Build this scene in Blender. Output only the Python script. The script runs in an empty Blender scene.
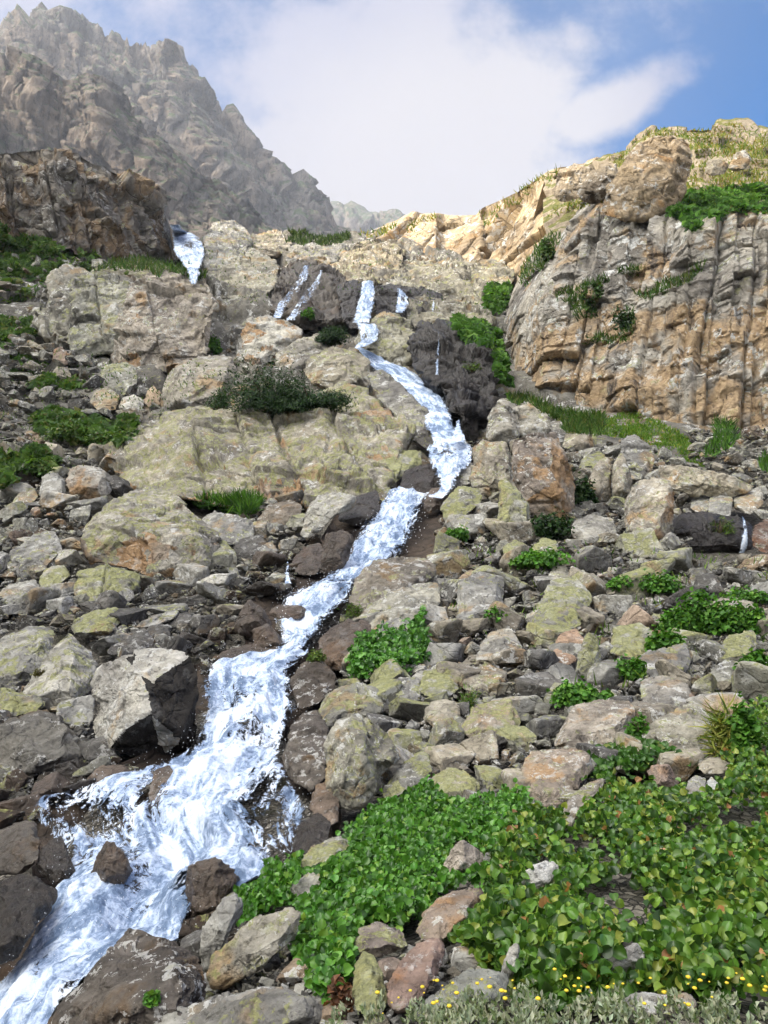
import bpy, bmesh, math, random
import numpy as np

random.seed(7)
RNG = np.random.default_rng(11)
scene = bpy.context.scene
COL = scene.collection
R = math.radians

# ------------------------------------------------------------------ camera model
F = 769.0
PITCH = R(8.0)
CP, SP = math.cos(PITCH), math.sin(PITCH)


def place(px, py, D):
    """World point seen at photo pixel (px, py) whose forward ground distance is D metres (camera at the origin)."""
    px = np.asarray(px, float); py = np.asarray(py, float); D = np.asarray(D, float)
    u = (px - 384.0) / F
    v = (512.0 - py) / F
    y = CP - v * SP
    z = SP + v * CP
    k = D / y
    return np.stack([u * k, D + 0 * u, z * k], axis=-1)


def project(P):
    P = np.asarray(P, float)
    d = P[..., 1] * CP + P[..., 2] * SP
    upv = -P[..., 1] * SP + P[..., 2] * CP
    return 384 + F * P[..., 0] / d, 512 - F * upv / d


# ------------------------------------------------------------------ slope: ground distance for every sight line
ROWS = [190, 215, 230, 250, 280, 320, 360, 400, 440, 480, 520, 560, 600, 640, 700, 760, 820, 880, 950, 1024, 1100, 1300, 1700]
COLS = [-250, 0, 150, 300, 450, 600, 768, 1000]
TAB = [
    [80, 82, 105, 120, 122, 122, 122, 122], [70, 72, 92, 105, 106, 106, 106, 106], [66, 68, 84, 93, 95, 96, 96, 96],
    [62, 64, 75, 82, 84, 85, 85, 85], [57, 59, 65, 70, 73, 74, 75, 75], [52, 54, 57, 60, 62, 64, 66, 66],
    [48, 49, 51, 52, 53, 55, 56, 57], [44, 44.5, 45, 45, 45.5, 46, 46, 46], [39, 39, 39, 38.7, 38, 37.4, 37, 36.5],
    [34, 33.5, 33.4, 33, 32.3, 31.4, 31, 30.5], [29.5, 29, 28.6, 28.2, 27, 26.2, 25.6, 25],
    [25, 24.5, 24, 23.5, 22.3, 21.6, 21, 20.6], [21.2, 20.6, 20.2, 19.6, 18.2, 17.6, 17, 16.6],
    [18.2, 17.6, 17.2, 16.6, 15.2, 14.6, 14, 13.6], [14.8, 14.3, 13.9, 13, 11.6, 11, 10.3, 10],
    [12.7, 12.2, 11.6, 10.5, 9, 8.5, 8, 7.8], [11, 10.4, 9.7, 8.2, 6.9, 6.5, 6.2, 6.1],
    [9.5, 9, 8, 6.3, 5.5, 5.2, 5, 5], [8, 7.6, 6.2, 4.7, 4.3, 4.1, 4, 4], [6.6, 6.1, 4.6, 3.6, 3.4, 3.3, 3.2, 3.2],
    [5.6, 5.1, 3.7, 2.95, 2.85, 2.8, 2.8, 2.8], [4, 3.6, 2.7, 2.2, 2.1, 2.1, 2.1, 2.1], [2.2, 2, 1.6, 1.4, 1.4, 1.4, 1.4, 1.4]]
GX = np.arange(-250, 1001, 10.0)
GY = np.arange(190, 1701, 5.0)
_t = np.log(np.array(TAB, float))
_t = np.stack([np.interp(GX, COLS, r) for r in _t])
_t = np.stack([np.interp(GY, ROWS, _t[:, j]) for j in range(len(GX))], axis=1)
for _ in range(6):
    p = np.pad(_t, 1, mode='edge')
    _t = (p[:-2, 1:-1] + p[2:, 1:-1] + p[1:-1, :-2] + p[1:-1, 2:] + 2 * p[1:-1, 1:-1]) / 6
GRID = _t


def baseD(px, py):
    x = np.clip((np.asarray(px, float) + 250) / 10.0, 0, len(GX) - 1.001)
    y = np.clip((np.asarray(py, float) - 190) / 5.0, 0, len(GY) - 1.001)
    i = x.astype(int); j = y.astype(int); a = x - i; b = y - j
    g = GRID
    return np.exp((g[j, i] * (1 - a) + g[j, i + 1] * a) * (1 - b) + (g[j + 1, i] * (1 - a) + g[j + 1, i + 1] * a) * b)


# ------------------------------------------------------------------ noise (numpy)
def _hash(ix, iy, iz, seed):
    h = (ix.astype(np.int64) * 374761393 + iy.astype(np.int64) * 668265263 + iz.astype(np.int64) * 2147483647 + seed * 974634777) & 0xFFFFFFFF
    h = ((h ^ (h >> 13)) * 1274126177) & 0xFFFFFFFF
    h = ((h ^ (h >> 16)) * 2246822519) & 0xFFFFFFFF
    return ((h ^ (h >> 15)) & 0xFFFFFF) / float(0x1000000)


def vnoise(P, seed=0):
    i = np.floor(P); f = P - i; w = f * f * f * (f * (f * 6 - 15) + 10)
    ix, iy, iz = i[:, 0], i[:, 1], i[:, 2]
    out = 0
    for dx in (0, 1):
        wx = w[:, 0] if dx else 1 - w[:, 0]
        for dy in (0, 1):
            wy = w[:, 1] if dy else 1 - w[:, 1]
            for dz in (0, 1):
                wz = w[:, 2] if dz else 1 - w[:, 2]
                out = out + _hash(ix + dx, iy + dy, iz + dz, seed) * wx * wy * wz
    return out * 2 - 1


def fbm(P, octv=4, seed=0, gain=0.5, ridged=False):
    a, s, tot = 1.0, 0.0, 0.0
    Q = P
    for k in range(octv):
        n = vnoise(Q, seed + k * 17)
        if ridged:
            n = 1 - 2 * np.abs(n)
        s = s + a * n; tot += a
        a *= gain; Q = Q * 2.03 + 5.3
    return s / tot


def voro(P, seed=0):
    """F1, F2, three random numbers of the nearest cell and the vector from its centre."""
    i = np.floor(P)
    n = len(P)
    f1 = np.full(n, 9.0); f2 = np.full(n, 9.0)
    rid = np.zeros((n, 3)); vec = np.zeros((n, 3))
    for dx in (-1, 0, 1):
        for dy in (-1, 0, 1):
            for dz in (-1, 0, 1):
                c = i + (dx, dy, dz)
                r = np.stack([_hash(c[:, 0], c[:, 1], c[:, 2], seed + q) for q in (1, 2, 3)], axis=1)
                v = P - (c + 0.1 + 0.8 * r)
                d = np.sqrt((v * v).sum(1))
                near = d < f1
                f2 = np.where(near, f1, np.minimum(f2, d))
                f1 = np.where(near, d, f1)
                rid[near] = r[near]; vec[near] = v[near]
    return f1, f2, rid, vec


def sstep(a, b, x):
    t = np.clip((x - a) / (b - a), 0, 1)
    return t * t * (3 - 2 * t)


def blocks(P, seed=0, tilt=0.6, crack=0.5, cw=0.06, warp=0.10):
    """Jointed rock: every cell its own offset and its own tilted face, open joints between the cells."""
    P = P + warp * np.stack([vnoise(P * 1.7, seed + 5), vnoise(P * 1.7 + 31, seed + 6), vnoise(P * 1.7 + 77, seed + 7)], axis=1)
    f1, f2, rid, vec = voro(P, seed)
    r2 = (rid * 7.31) % 1.0
    h = (rid[:, 0] - 0.5) * 1.1 + tilt * ((r2 - 0.5) * 2 * vec).sum(1)
    return h - crack * np.clip(1 - (f2 - f1) / cw, 0, 1)


def cell1(x, seed, salt=0):
    """One-dimensional cells of unequal width: cell number, place within it, distance to its edge."""
    k = np.floor(x); z = np.zeros_like(x); sa = z + salt

    def edge(q): return q + 0.7 * (_hash(q, sa, z, seed) - 0.5)
    c = k - (x < edge(k)) + (x >= edge(k + 1))
    L, R_ = edge(c), edge(c + 1)
    return c, (x - L) / (R_ - L), np.minimum(x - L, R_ - x)


def bricks(a, b, seed=0, crack=0.5, cw=0.05, tilt=0.6, warp=0.05):
    """Straight joints: columns along a, each broken at its own heights along b; every block set at its own depth and slant."""
    Q = np.stack([a * 1.3, b * 1.3, 0 * a], 1)
    a = a + warp * fbm(Q, 3, seed + 60); b = b + warp * fbm(Q + 19, 3, seed + 61)
    z = np.zeros_like(a)
    ca, ta, da = cell1(a, seed)
    h1 = _hash(ca, z, z, seed + 2)
    bb = b * (0.65 + 0.8 * h1) + 9 * _hash(ca, z, z, seed + 3)
    cb, tb, db = cell1(bb, seed + 4, ca)
    r0 = _hash(ca, cb, z, seed + 5); r1 = _hash(ca, cb, z, seed + 6); r2 = _hash(ca, cb, z, seed + 7)
    h = (r0 - 0.5) + 0.35 * (h1 - 0.5) + tilt * ((ta - 0.5) * (r1 - 0.5) * 2 + (tb - 0.5) * (r2 - 0.5) * 2)
    wv = cw * (0.4 + 1.2 * _hash(ca, z + 1, z, seed + 8))
    g = np.maximum(np.clip(1 - da / wv, 0, 1) * (_hash(ca, z + 2, z, seed + 9) > 0.3), np.clip(1 - db / (cw * 0.8), 0, 1) * (r1 > 0.25))
    return h - crack * g


def vnormals(V, Fc):
    N = np.zeros_like(V)
    a = V[Fc[:, 1]] - V[Fc[:, 0]]; b = V[Fc[:, 2]] - V[Fc[:, 0]]
    fn = np.cross(a, b)
    if Fc.shape[1] == 4:
        c = V[Fc[:, 3]] - V[Fc[:, 0]]
        fn = fn + np.cross(b, c)
    for k in range(Fc.shape[1]):
        np.add.at(N, Fc[:, k], fn)
    return N / np.maximum(np.linalg.norm(N, axis=1, keepdims=True), 1e-12)


# ------------------------------------------------------------------ mesh building
def make_mesh(name, V, Fc, mat, smooth=True, vcol=None, uv=None):
    V = np.asarray(V, np.float32); Fc = np.asarray(Fc, np.int32)
    me = bpy.data.meshes.new(name)
    k = Fc.shape[1]
    me.vertices.add(len(V)); me.vertices.foreach_set('co', V.ravel())
    me.loops.add(Fc.size); me.loops.foreach_set('vertex_index', Fc.ravel())
    me.polygons.add(len(Fc))
    me.polygons.foreach_set('loop_start', np.arange(0, Fc.size, k, dtype=np.int32))
    me.polygons.foreach_set('use_smooth', np.full(len(Fc), smooth, dtype=bool))
    if vcol is not None:
        at = me.color_attributes.new('tint', 'FLOAT_COLOR', 'POINT')
        c = np.ones((len(V), 4), np.float32); c[:, :3] = vcol
        at.data.foreach_set('color', c.ravel())
    if uv is not None:
        u = me.uv_layers.new(name='flow')
        u.data.foreach_set('uv', np.asarray(uv, np.float32)[Fc.ravel()].ravel())
    me.update(calc_edges=True)
    me.validate()
    me.materials.append(mat)
    return me


def put(name, me, loc=(0, 0, 0), parent=None):
    o = bpy.data.objects.new(name, me)
    COL.objects.link(o); o.location = loc
    if parent: o.parent = parent
    return o


def tag(o, label=None, cat=None, group=None, kind=None):
    if label: o['label'] = label
    if cat: o['category'] = cat
    if group: o['group'] = group
    if kind: o['kind'] = kind
    return o


def empty(name, loc):
    o = bpy.data.objects.new(name, None); COL.objects.link(o); o.location = loc
    o.empty_display_size = 0.1
    return o


def grid_faces(n, m, keep=None):
    """n rows x m columns of vertices -> quads."""
    i = np.arange(n - 1)[:, None] * m + np.arange(m - 1)[None, :]
    f = np.stack([i, i + 1, i + m + 1, i + m], axis=-1).reshape(-1, 4)
    return f if keep is None else f[keep]


_ICO = {}


def ico(level):
    if level not in _ICO:
        bm = bmesh.new(); bmesh.ops.create_icosphere(bm, subdivisions=level, radius=1.0)
        bm.verts.ensure_lookup_table()
        V = np.array([v.co[:] for v in bm.verts]); Fc = np.array([[v.index for v in f.verts] for f in bm.faces])
        bm.free(); _ICO[level] = (V / np.linalg.norm(V, axis=1, keepdims=True), Fc)
    return _ICO[level]


# ------------------------------------------------------------------ materials
class NT:
    def __init__(self, mat):
        mat.use_nodes = True
        self.t = mat.node_tree; self.t.nodes.clear()
        self.out = self.t.nodes.new('ShaderNodeOutputMaterial')

    def n(self, typ, ins=None, **kw):
        nd = self.t.nodes.new(typ)
        for k, v in kw.items(): setattr(nd, k, v)
        for k, v in (ins or {}).items(): self.set(nd, k, v)
        return nd

    def set(self, nd, k, v):
        s = nd.inputs[k]
        if hasattr(v, 'is_output'): self.t.links.new(v, s)
        elif isinstance(v, bpy.types.Node): self.t.links.new(v.outputs[0], s)
        else: s.default_value = v

    def noise(self, vec, scale, detail=5, rough=0.6, dist=0.0):
        return self.n('ShaderNodeTexNoise', {'Vector': vec, 'Scale': scale, 'Detail': detail, 'Roughness': rough, 'Distortion': dist}).outputs['Fac']

    def math(self, op, a, b=0.0, clamp=False):
        return self.n('ShaderNodeMath', {0: a, 1: b}, operation=op, use_clamp=clamp).outputs[0]

    def step(self, x, a, b, lo=0.0, hi=1.0):
        return self.n('ShaderNodeMapRange', {'Value': x, 'From Min': a, 'From Max': b, 'To Min': lo, 'To Max': hi}, interpolation_type='SMOOTHSTEP').outputs[0]

    def mix(self, f, a, b, mode='MIX'):
        nd = self.n('ShaderNodeMix', data_type='RGBA', blend_type=mode)
        self.set(nd, 0, f); self.set(nd, 6, a); self.set(nd, 7, b)
        return nd.outputs[2]

    def ramp(self, f, stops):
        nd = self.n('ShaderNodeValToRGB', {'Fac': f})
        el = nd.color_ramp.elements
        while len(el) < len(stops): el.new(0.5)
        for e, (p, c) in zip(el, stops):
            e.position = p; e.color = (*c, 1)
        return nd.outputs[0]


def c4(c): return (c[0], c[1], c[2], 1)


def new_mat(name):
    m = bpy.data.materials.new(name)
    return m, NT(m)


def rock_mat(name, s, vcol=False, streak=0.0, bump=1.0, lich=None, tan=0.5, crack=0.5, pal=None, speck=1.0, tint=None, wetz=None, white=1.0, zgrad=None):
    """Lichen-spotted mountain rock; s = pattern repeats per metre."""
    m, t = new_mat(name)
    geo = t.n('ShaderNodeNewGeometry')
    pos = geo.outputs['Position']
    mp = t.n('ShaderNodeMapping', {'Vector': pos, 'Scale': (s, s, s), 'Rotation': (0.3, 0.2, 0.5)}).outputs[0]
    oi = t.n('ShaderNodeObjectInfo')
    g0, g1, g2 = pal or ((0.125, 0.122, 0.115), (0.27, 0.264, 0.245), (0.44, 0.432, 0.41))
    big = t.noise(mp, 0.55, 4, 0.62, 0.3)
    med = t.noise(mp, 1.9, 6, 0.68, 0.2)
    fine = t.noise(mp, 9.0, 3, 0.7)
    col = t.ramp(med, [(0.28, g0), (0.5, g1), (0.72, g2)])
    vv_ = t.noise(mp, 0.33, 2, 0.55, 0.5)
    col = t.mix(1.0, col, t.ramp(vv_, [(0.33, (0.58, 0.57, 0.58)), (0.5, (0.95, 0.95, 0.95)), (0.66, (1.25, 1.23, 1.18))]), 'MULTIPLY')
    # warm iron staining in broad patches
    bigz = big
    if zgrad:
        zz = t.n('ShaderNodeSeparateXYZ', {0: pos}).outputs[2]
        bigz = t.math('ADD', big, t.step(zz, zgrad[0], zgrad[1], 0.12, -0.10))
    tn = t.step(bigz, 0.66 - 0.22 * tan, 0.76 - 0.2 * tan)
    tanc = t.ramp(fine, [(0.3, (0.21, 0.14, 0.075)), (0.6, (0.37, 0.27, 0.155)), (0.8, (0.44, 0.36, 0.24))])
    col = t.mix(t.math('MULTIPLY', tn, 0.75), col, tanc)
    if vcol:
        tc = t.n('ShaderNodeAttribute', attribute_name='tint', attribute_type='GEOMETRY').outputs['Color']
        wet = 0.0
    elif tint:
        tc = c4(tint); wet = 0.0
    else:
        tc = oi.outputs['Color']; wet = oi.outputs['Alpha']
        wet = t.math('SUBTRACT', 1.0, wet)
    col = t.mix(1.0, col, tc, 'MULTIPLY')
    # pale crust lichen
    mp2 = t.n('ShaderNodeVectorMath', {0: mp, 1: oi.outputs['Location']}, operation='ADD').outputs[0]
    pl = t.math('MULTIPLY', t.step(t.noise(mp2, 2.6, 5, 0.72), 0.545, 0.565), t.step(t.noise(mp2, 0.7, 3, 0.5), 0.42, 0.56))
    lic = t.n('ShaderNodeAttribute', attribute_name='lichen', attribute_type='OBJECT').outputs['Fac'] if lich is None else lich
    nz = t.n('ShaderNodeSeparateXYZ', {0: geo.outputs['Normal']}).outputs[2]
    dry = t.math('SUBTRACT', 1.0, wet)
    pl = t.math('MULTIPLY', pl, t.math('MULTIPLY', 0.75 * white, dry))
    col = t.mix(pl, col, (0.60, 0.595, 0.57, 1))
    # black crust lichen and pits
    bk = t.step(t.noise(mp2, 5.5, 4, 0.75), 0.58, 0.66)
    col = t.mix(t.math('MULTIPLY', bk, 0.62 * speck), col, (0.045, 0.042, 0.04, 1))
    # yellow green map lichen, where the rock faces the sky
    yl = t.step(t.math('ADD', t.noise(mp2, 2.6, 5, 0.72, 0.3), t.math('MULTIPLY', lic, 0.16)), 0.62, 0.65)
    yl = t.math('MULTIPLY', yl, t.step(t.math('ADD', t.noise(mp2, 0.8, 2, 0.5), t.math('MULTIPLY', lic, 0.12)), 0.50, 0.60))
    yl = t.math('MULTIPLY', yl, t.step(nz, -0.25, 0.45))
    yl = t.math('MULTIPLY', yl, t.math('MULTIPLY', t.step(lic, 0.0, 0.25), 0.8))
    ylc = t.ramp(fine, [(0.3, (0.155, 0.16, 0.07)), (0.6, (0.31, 0.315, 0.125)), (0.8, (0.45, 0.44, 0.17))])
    col = t.mix(t.math('MULTIPLY', yl, dry), col, ylc)
    if streak > 0:
        ms = t.n('ShaderNodeMapping', {'Vector': pos, 'Scale': (s * 2.2, s * 2.2, s * 0.22), 'Rotation': (0.0, 0.12, 0.0)}).outputs[0]
        sk = t.math('MULTIPLY', t.step(t.noise(ms, 1.0, 4, 0.65), 0.54, 0.68), t.step(big, 0.40, 0.6))
        col = t.mix(t.math('MULTIPLY', sk, streak), col, (0.055, 0.05, 0.05, 1))
    # wet rock: dark, brown, shiny
    wc = t.ramp(med, [(0.3, (0.010, 0.008, 0.007)), (0.55, (0.026, 0.020, 0.016)), (0.8, (0.075, 0.062, 0.05))])
    wc = t.mix(0.6, wc, tc, 'MULTIPLY')
    wc = t.mix(t.math('MULTIPLY', t.step(fine, 0.55, 0.7), 0.35), wc, (0.13, 0.115, 0.10, 1))
    col = t.mix(wet, col, wc)
    rough = t.step(wet, 0, 1, 0.92, 0.36) if not isinstance(wet, float) else 0.92
    # relief
    vo = t.n('ShaderNodeTexVoronoi', {'Vector': t.n('ShaderNodeVectorMath', {0: mp, 1: t.n('ShaderNodeVectorMath', {0: t.n('ShaderNodeTexNoise', {'Vector': mp, 'Scale': 1.3, 'Detail': 2}).outputs['Color'], 3: 0.7}, operation='SCALE').outputs[0]}, operation='ADD').outputs[0], 'Scale': 0.9}, feature='DISTANCE_TO_EDGE').outputs['Distance']
    crk = t.step(vo, 0.0, 0.045)
    col = t.mix(t.math('MULTIPLY', t.math('SUBTRACT', 1.0, crk), 0.8 * crack), col, (0.03, 0.027, 0.025, 1))
    h = t.math('ADD', t.math('MULTIPLY', med, 0.8), t.math('MULTIPLY', t.noise(mp, 6.0, 6, 0.75), 0.45))
    h = t.math('ADD', h, t.math('MULTIPLY', crk, 0.6 * crack))
    vo2 = t.n('ShaderNodeTexVoronoi', {'Vector': mp, 'Scale': 3.1, 'Randomness': 1.0}, feature='SMOOTH_F1').outputs['Distance']
    h = t.math('ADD', h, t.math('MULTIPLY', vo2, -0.35))
    b = t.n('ShaderNodeBump', {'Height': h, 'Strength': 0.85 * bump, 'Distance': 0.25 / s})
    p = t.n('ShaderNodeBsdfPrincipled', {'Base Color': col, 'Roughness': rough, 'Normal': b, 'Specular IOR Level': t.math('ADD', t.math('MULTIPLY', wet, 0.35), 0.25) if not isinstance(wet, float) else 0.25})
    t.t.links.new(p.outputs[0], t.out.inputs[0])
    return m


def leaf_mat(name, rough=0.45, trans=0.35, spec=0.4, bump=0.0):
    m, t = new_mat(name)
    c = t.n('ShaderNodeAttribute', attribute_name='tint', attribute_type='GEOMETRY').outputs['Color']
    pos = t.n('ShaderNodeNewGeometry').outputs['Position']
    nz = t.noise(pos, 30.0, 3)
    c = t.mix(1.0, c, t.ramp(nz, [(0.3, (0.78, 0.8, 0.75)), (0.7, (1.15, 1.12, 1.05))]), 'MULTIPLY')
    p = t.n('ShaderNodeBsdfPrincipled', {'Base Color': c, 'Roughness': rough, 'Specular IOR Level': spec})
    tr = t.n('ShaderNodeBsdfTranslucent', {'Color': t.mix(1.0, c, (1.3, 1.35, 0.6, 1), 'MULTIPLY')})
    mx = t.n('ShaderNodeMixShader', {0: trans, 1: p.outputs[0], 2: tr.outputs[0]})
    t.t.links.new(mx.outputs[0], t.out.inputs[0])
    return m


def ground_mat():
    m, t = new_mat('scree_soil')
    pos = t.n('ShaderNodeNewGeometry').outputs['Position']
    wv = t.n('ShaderNodeVectorMath', {0: pos, 1: t.n('ShaderNodeVectorMath', {0: t.n('ShaderNodeTexNoise', {'Vector': pos, 'Scale': 4.0, 'Detail': 4}).outputs['Color'], 3: 0.25}, operation='SCALE').outputs[0]}, operation='ADD').outputs[0]
    a = t.noise(pos, 0.8, 8, 0.7)
    b = t.noise(pos, 7.0, 8, 0.75)
    vo = t.n('ShaderNodeTexVoronoi', {'Vector': wv, 'Scale': 13.0})
    vs = t.n('ShaderNodeSeparateXYZ', {0: vo.outputs['Color']}).outputs[0]
    ve = t.n('ShaderNodeTexVoronoi', {'Vector': wv, 'Scale': 13.0}, feature='DISTANCE_TO_EDGE').outputs['Distance']
    gap = t.step(ve, 0.02, 0.12)
    col = t.ramp(b, [(0.3, (0.06, 0.055, 0.045)), (0.52, (0.16, 0.15, 0.13)), (0.72, (0.30, 0.28, 0.25))])
    col = t.mix(1.0, col, t.ramp(vs, [(0.0, (0.45, 0.43, 0.40)), (1.0, (1.5, 1.46, 1.38))]), 'MULTIPLY')
    col = t.mix(t.math('SUBTRACT', 1.0, gap), col, (0.03, 0.026, 0.02, 1))
    col = t.mix(t.math('MULTIPLY', t.step(a, 0.54, 0.66), 0.7), col, (0.05, 0.05, 0.022, 1))
    h = t.math('ADD', t.math('MULTIPLY', gap, 0.8), b)
    bp = t.n('ShaderNodeBump', {'Height': h, 'Strength': 1.0, 'Distance': 0.05})
    p = t.n('ShaderNodeBsdfPrincipled', {'Base Color': col, 'Roughness': 0.95, 'Normal': bp})
    t.t.links.new(p.outputs[0], t.out.inputs[0])
    return m


def water_mat(name, scale=1.0, foam=0.5):
    """Aerated white water; the sheet breaks into lace where its own 'thin' value says it is thin."""
    m, t = new_mat(name)
    uv = t.n('ShaderNodeUVMap', uv_map='flow').outputs[0]
    mp = t.n('ShaderNodeMapping', {'Vector': uv, 'Scale': (3.4 * scale, 1.0 * scale, 1)}).outputs[0]
    mp3 = t.n('ShaderNodeMapping', {'Vector': uv, 'Scale': (7.0 * scale, 1.6 * scale, 1)}).outputs[0]
    pos = t.n('ShaderNodeMapping', {'Vector': t.n('ShaderNodeNewGeometry').outputs['Position'], 'Scale': (scale, scale, scale)}).outputs[0]
    a = t.noise(mp, 1.3, 8, 0.66, 1.0)
    b = t.noise(pos, 11.0, 6, 0.78, 0.8)
    c = t.noise(pos, 0.7, 3, 0.5)
    d = t.noise(mp3, 1.0, 8, 0.7, 0.8)
    f = t.math('ADD', t.math('MULTIPLY', a, 0.5), t.math('ADD', t.math('MULTIPLY', b, 0.34), t.math('MULTIPLY', c, 0.28)))
    fo = t.step(f, 0.66 - 0.26 * foam, 0.90 - 0.34 * foam)
    col = t.ramp(fo, [(0.0, (0.13, 0.19, 0.30)), (0.3, (0.34, 0.43, 0.60)), (0.65, (0.60, 0.69, 0.84)), (1.0, (0.80, 0.86, 0.95))])  # blue of sky light in shade is put into the foam colour
    bp = t.n('ShaderNodeBump', {'Height': t.math('ADD', a, t.math('ADD', t.math('MULTIPLY', b, 1.2), d)), 'Strength': 0.5, 'Distance': 0.10 / scale})
    p = t.n('ShaderNodeBsdfPrincipled', {'Base Color': col, 'Roughness': t.step(fo, 0, 1, 0.35, 0.85), 'Normal': bp, 'Specular IOR Level': 0.25, 'IOR': 1.33})
    th = t.n('ShaderNodeAttribute', attribute_name='tint', attribute_type='GEOMETRY').outputs['Fac']
    lace = t.math('ADD', t.math('MULTIPLY', d, 0.6), t.math('MULTIPLY', b, 0.4))
    lace = t.step(lace, 0.30, 0.70)
    al = t.math('DIVIDE', t.math('SUBTRACT', lace, t.math('SUBTRACT', th, 0.06)), 0.16, True)
    tr = t.n('ShaderNodeBsdfTransparent')
    mx = t.n('ShaderNodeMixShader', {0: al, 1: tr.outputs[0], 2: p.outputs[0]})
    t.t.links.new(mx.outputs[0], t.out.inputs[0])
    return m


def plain_mat(name, col, rough=0.8, rock=None):
    m, t = new_mat(name)
    pos = t.n('ShaderNodeNewGeometry').outputs['Position']
    n = t.noise(pos, 18, 4)
    cc = t.ramp(n, [(0.3, tuple(0.75 * x for x in col)), (0.7, tuple(min(1, 1.15 * x) for x in col))])
    p = t.n('ShaderNodeBsdfPrincipled', {'Base Color': cc, 'Roughness': rough})
    t.t.links.new(p.outputs[0], t.out.inputs[0])
    return m


M_NEAR = rock_mat('lichen_rock_near', 3.6, crack=0.2)
M_MID = rock_mat('lichen_rock', 1.7, crack=0.25)
M_FAR = rock_mat('lichen_rock_far', 0.75, crack=0.2)
M_RUB = rock_mat('rubble_rock', 2.6, vcol=True, lich=0.45, speck=0.6)
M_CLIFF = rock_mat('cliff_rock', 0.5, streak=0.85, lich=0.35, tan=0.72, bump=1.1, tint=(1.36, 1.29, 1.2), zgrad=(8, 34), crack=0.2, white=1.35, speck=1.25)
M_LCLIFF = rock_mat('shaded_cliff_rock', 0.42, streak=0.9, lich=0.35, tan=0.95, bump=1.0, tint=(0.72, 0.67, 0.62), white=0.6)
M_RIDGE = rock_mat('ridge_rock', 0.4, streak=0.3, lich=0.1, tan=0.6, bump=0.9, tint=(1.12, 1.02, 0.88), pal=((0.26, 0.225, 0.17), (0.39, 0.34, 0.265), (0.46, 0.41, 0.335)))
M_SLAB = rock_mat('slab_rock', 0.6, crack=0.2, streak=0.4, lich=0.3, tan=0.5, bump=1.0, tint=(0.62, 0.6, 0.56))  # tinted dark so the gaps between outcrops look shaded
M_MOUNT = rock_mat('mountain_rock', 0.045, streak=0.5, lich=0.0, tan=0.75, bump=1.0, tint=(0.95, 0.9, 0.9), speck=0.5, white=0.4)
M_SOIL = ground_mat()
M_LEAF = leaf_mat('glossy_round_leaf', 0.38, 0.3, 0.45)
M_GRASS = leaf_mat('grass_blade', 0.6, 0.4, 0.2)
M_SHRUB = leaf_mat('shrub_leaf', 0.5, 0.3, 0.3)
M_STEM = plain_mat('woody_stem', (0.10, 0.065, 0.04))
M_PETAL = plain_mat('yellow_petal', (0.75, 0.55, 0.03), 0.6)
M_WATER = water_mat('white_water', 1.0, 0.70)
M_FALL = water_mat('fall_water', 0.7, 0.68)
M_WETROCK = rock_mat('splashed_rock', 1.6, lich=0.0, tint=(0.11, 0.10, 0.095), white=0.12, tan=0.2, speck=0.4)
M_RUST = rock_mat('rust_stained_face', 1.3, lich=0.1, tint=(1.1, 0.93, 0.78), white=0.4, tan=1.15, speck=0.9, crack=0.2)
M_SPRAY = plain_mat('spray_drop', (0.85, 0.89, 0.96), 0.3)


# ------------------------------------------------------------------ large forms of the mountainside
def sheet_mesh(name, P, disp, mats, matidx=None, back=None):
    """P: rows x cols x 3 points; disp(Pflat, Nflat) -> offset along the normal."""
    n, m, _ = P.shape
    Fc = grid_faces(n, m)
    V = P.reshape(-1, 3).copy()
    N = vnormals(V, Fc)
    if (N * V).sum() > 0:
        Fc = Fc[:, ::-1].copy(); N = -N
    V = V + N * disp(V, N)[:, None]
    me = make_mesh(name, V, Fc, mats[0])
    for x in mats[1:]: me.materials.append(x)
    if matidx is not None:
        me.polygons.foreach_set('material_index', np.asarray(matidx(V[Fc].mean(1)), np.int32))
    return me


def pl(x, pts):
    a = np.array(pts, float)
    return np.interp(x, a[:, 0], a[:, 1])


# ground: the whole slope as one sheet, from behind the camera to the skyline
cols = np.concatenate([np.linspace(-700, -260, 20), np.linspace(-250, 1000, 520), np.linspace(1010, 1450, 20)])
top = pl(cols, [(-700, 235), (0, 250), (165, 262), (200, 240), (230, 233), (290, 230), (340, 229), (384, 227), (430, 222), (500, 300), (1450, 330)])
vv = np.linspace(0, 1, 460)[:, None]
py_main = 1040 - vv * (1040 - top[None, :])
pxg = np.broadcast_to(cols, py_main.shape)
pre = np.array([1700, 1500, 1350, 1250, 1180, 1120, 1070])[:, None] + 0 * cols[None, :]
PX = np.concatenate([np.broadcast_to(cols, pre.shape), pxg]); PY = np.concatenate([pre, py_main])
DD = baseD(PX, PY)
Pg = place(PX, PY, DD)
first = Pg[:1].copy()
b1 = first.copy(); b1[..., 1] = -3; b1[..., 2] = -1.75; b1[..., 0] *= 1.5
b2 = first.copy(); b2[..., 1] = -60; b2[..., 2] = -14; b2[..., 0] *= 60
last = Pg[-1:]
e1 = last + np.array([0, 12, -3.0]); e2 = last + np.array([0, 60, -30.0])
Pg = np.concatenate([b2, b1, Pg, e1, e2])


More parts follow.
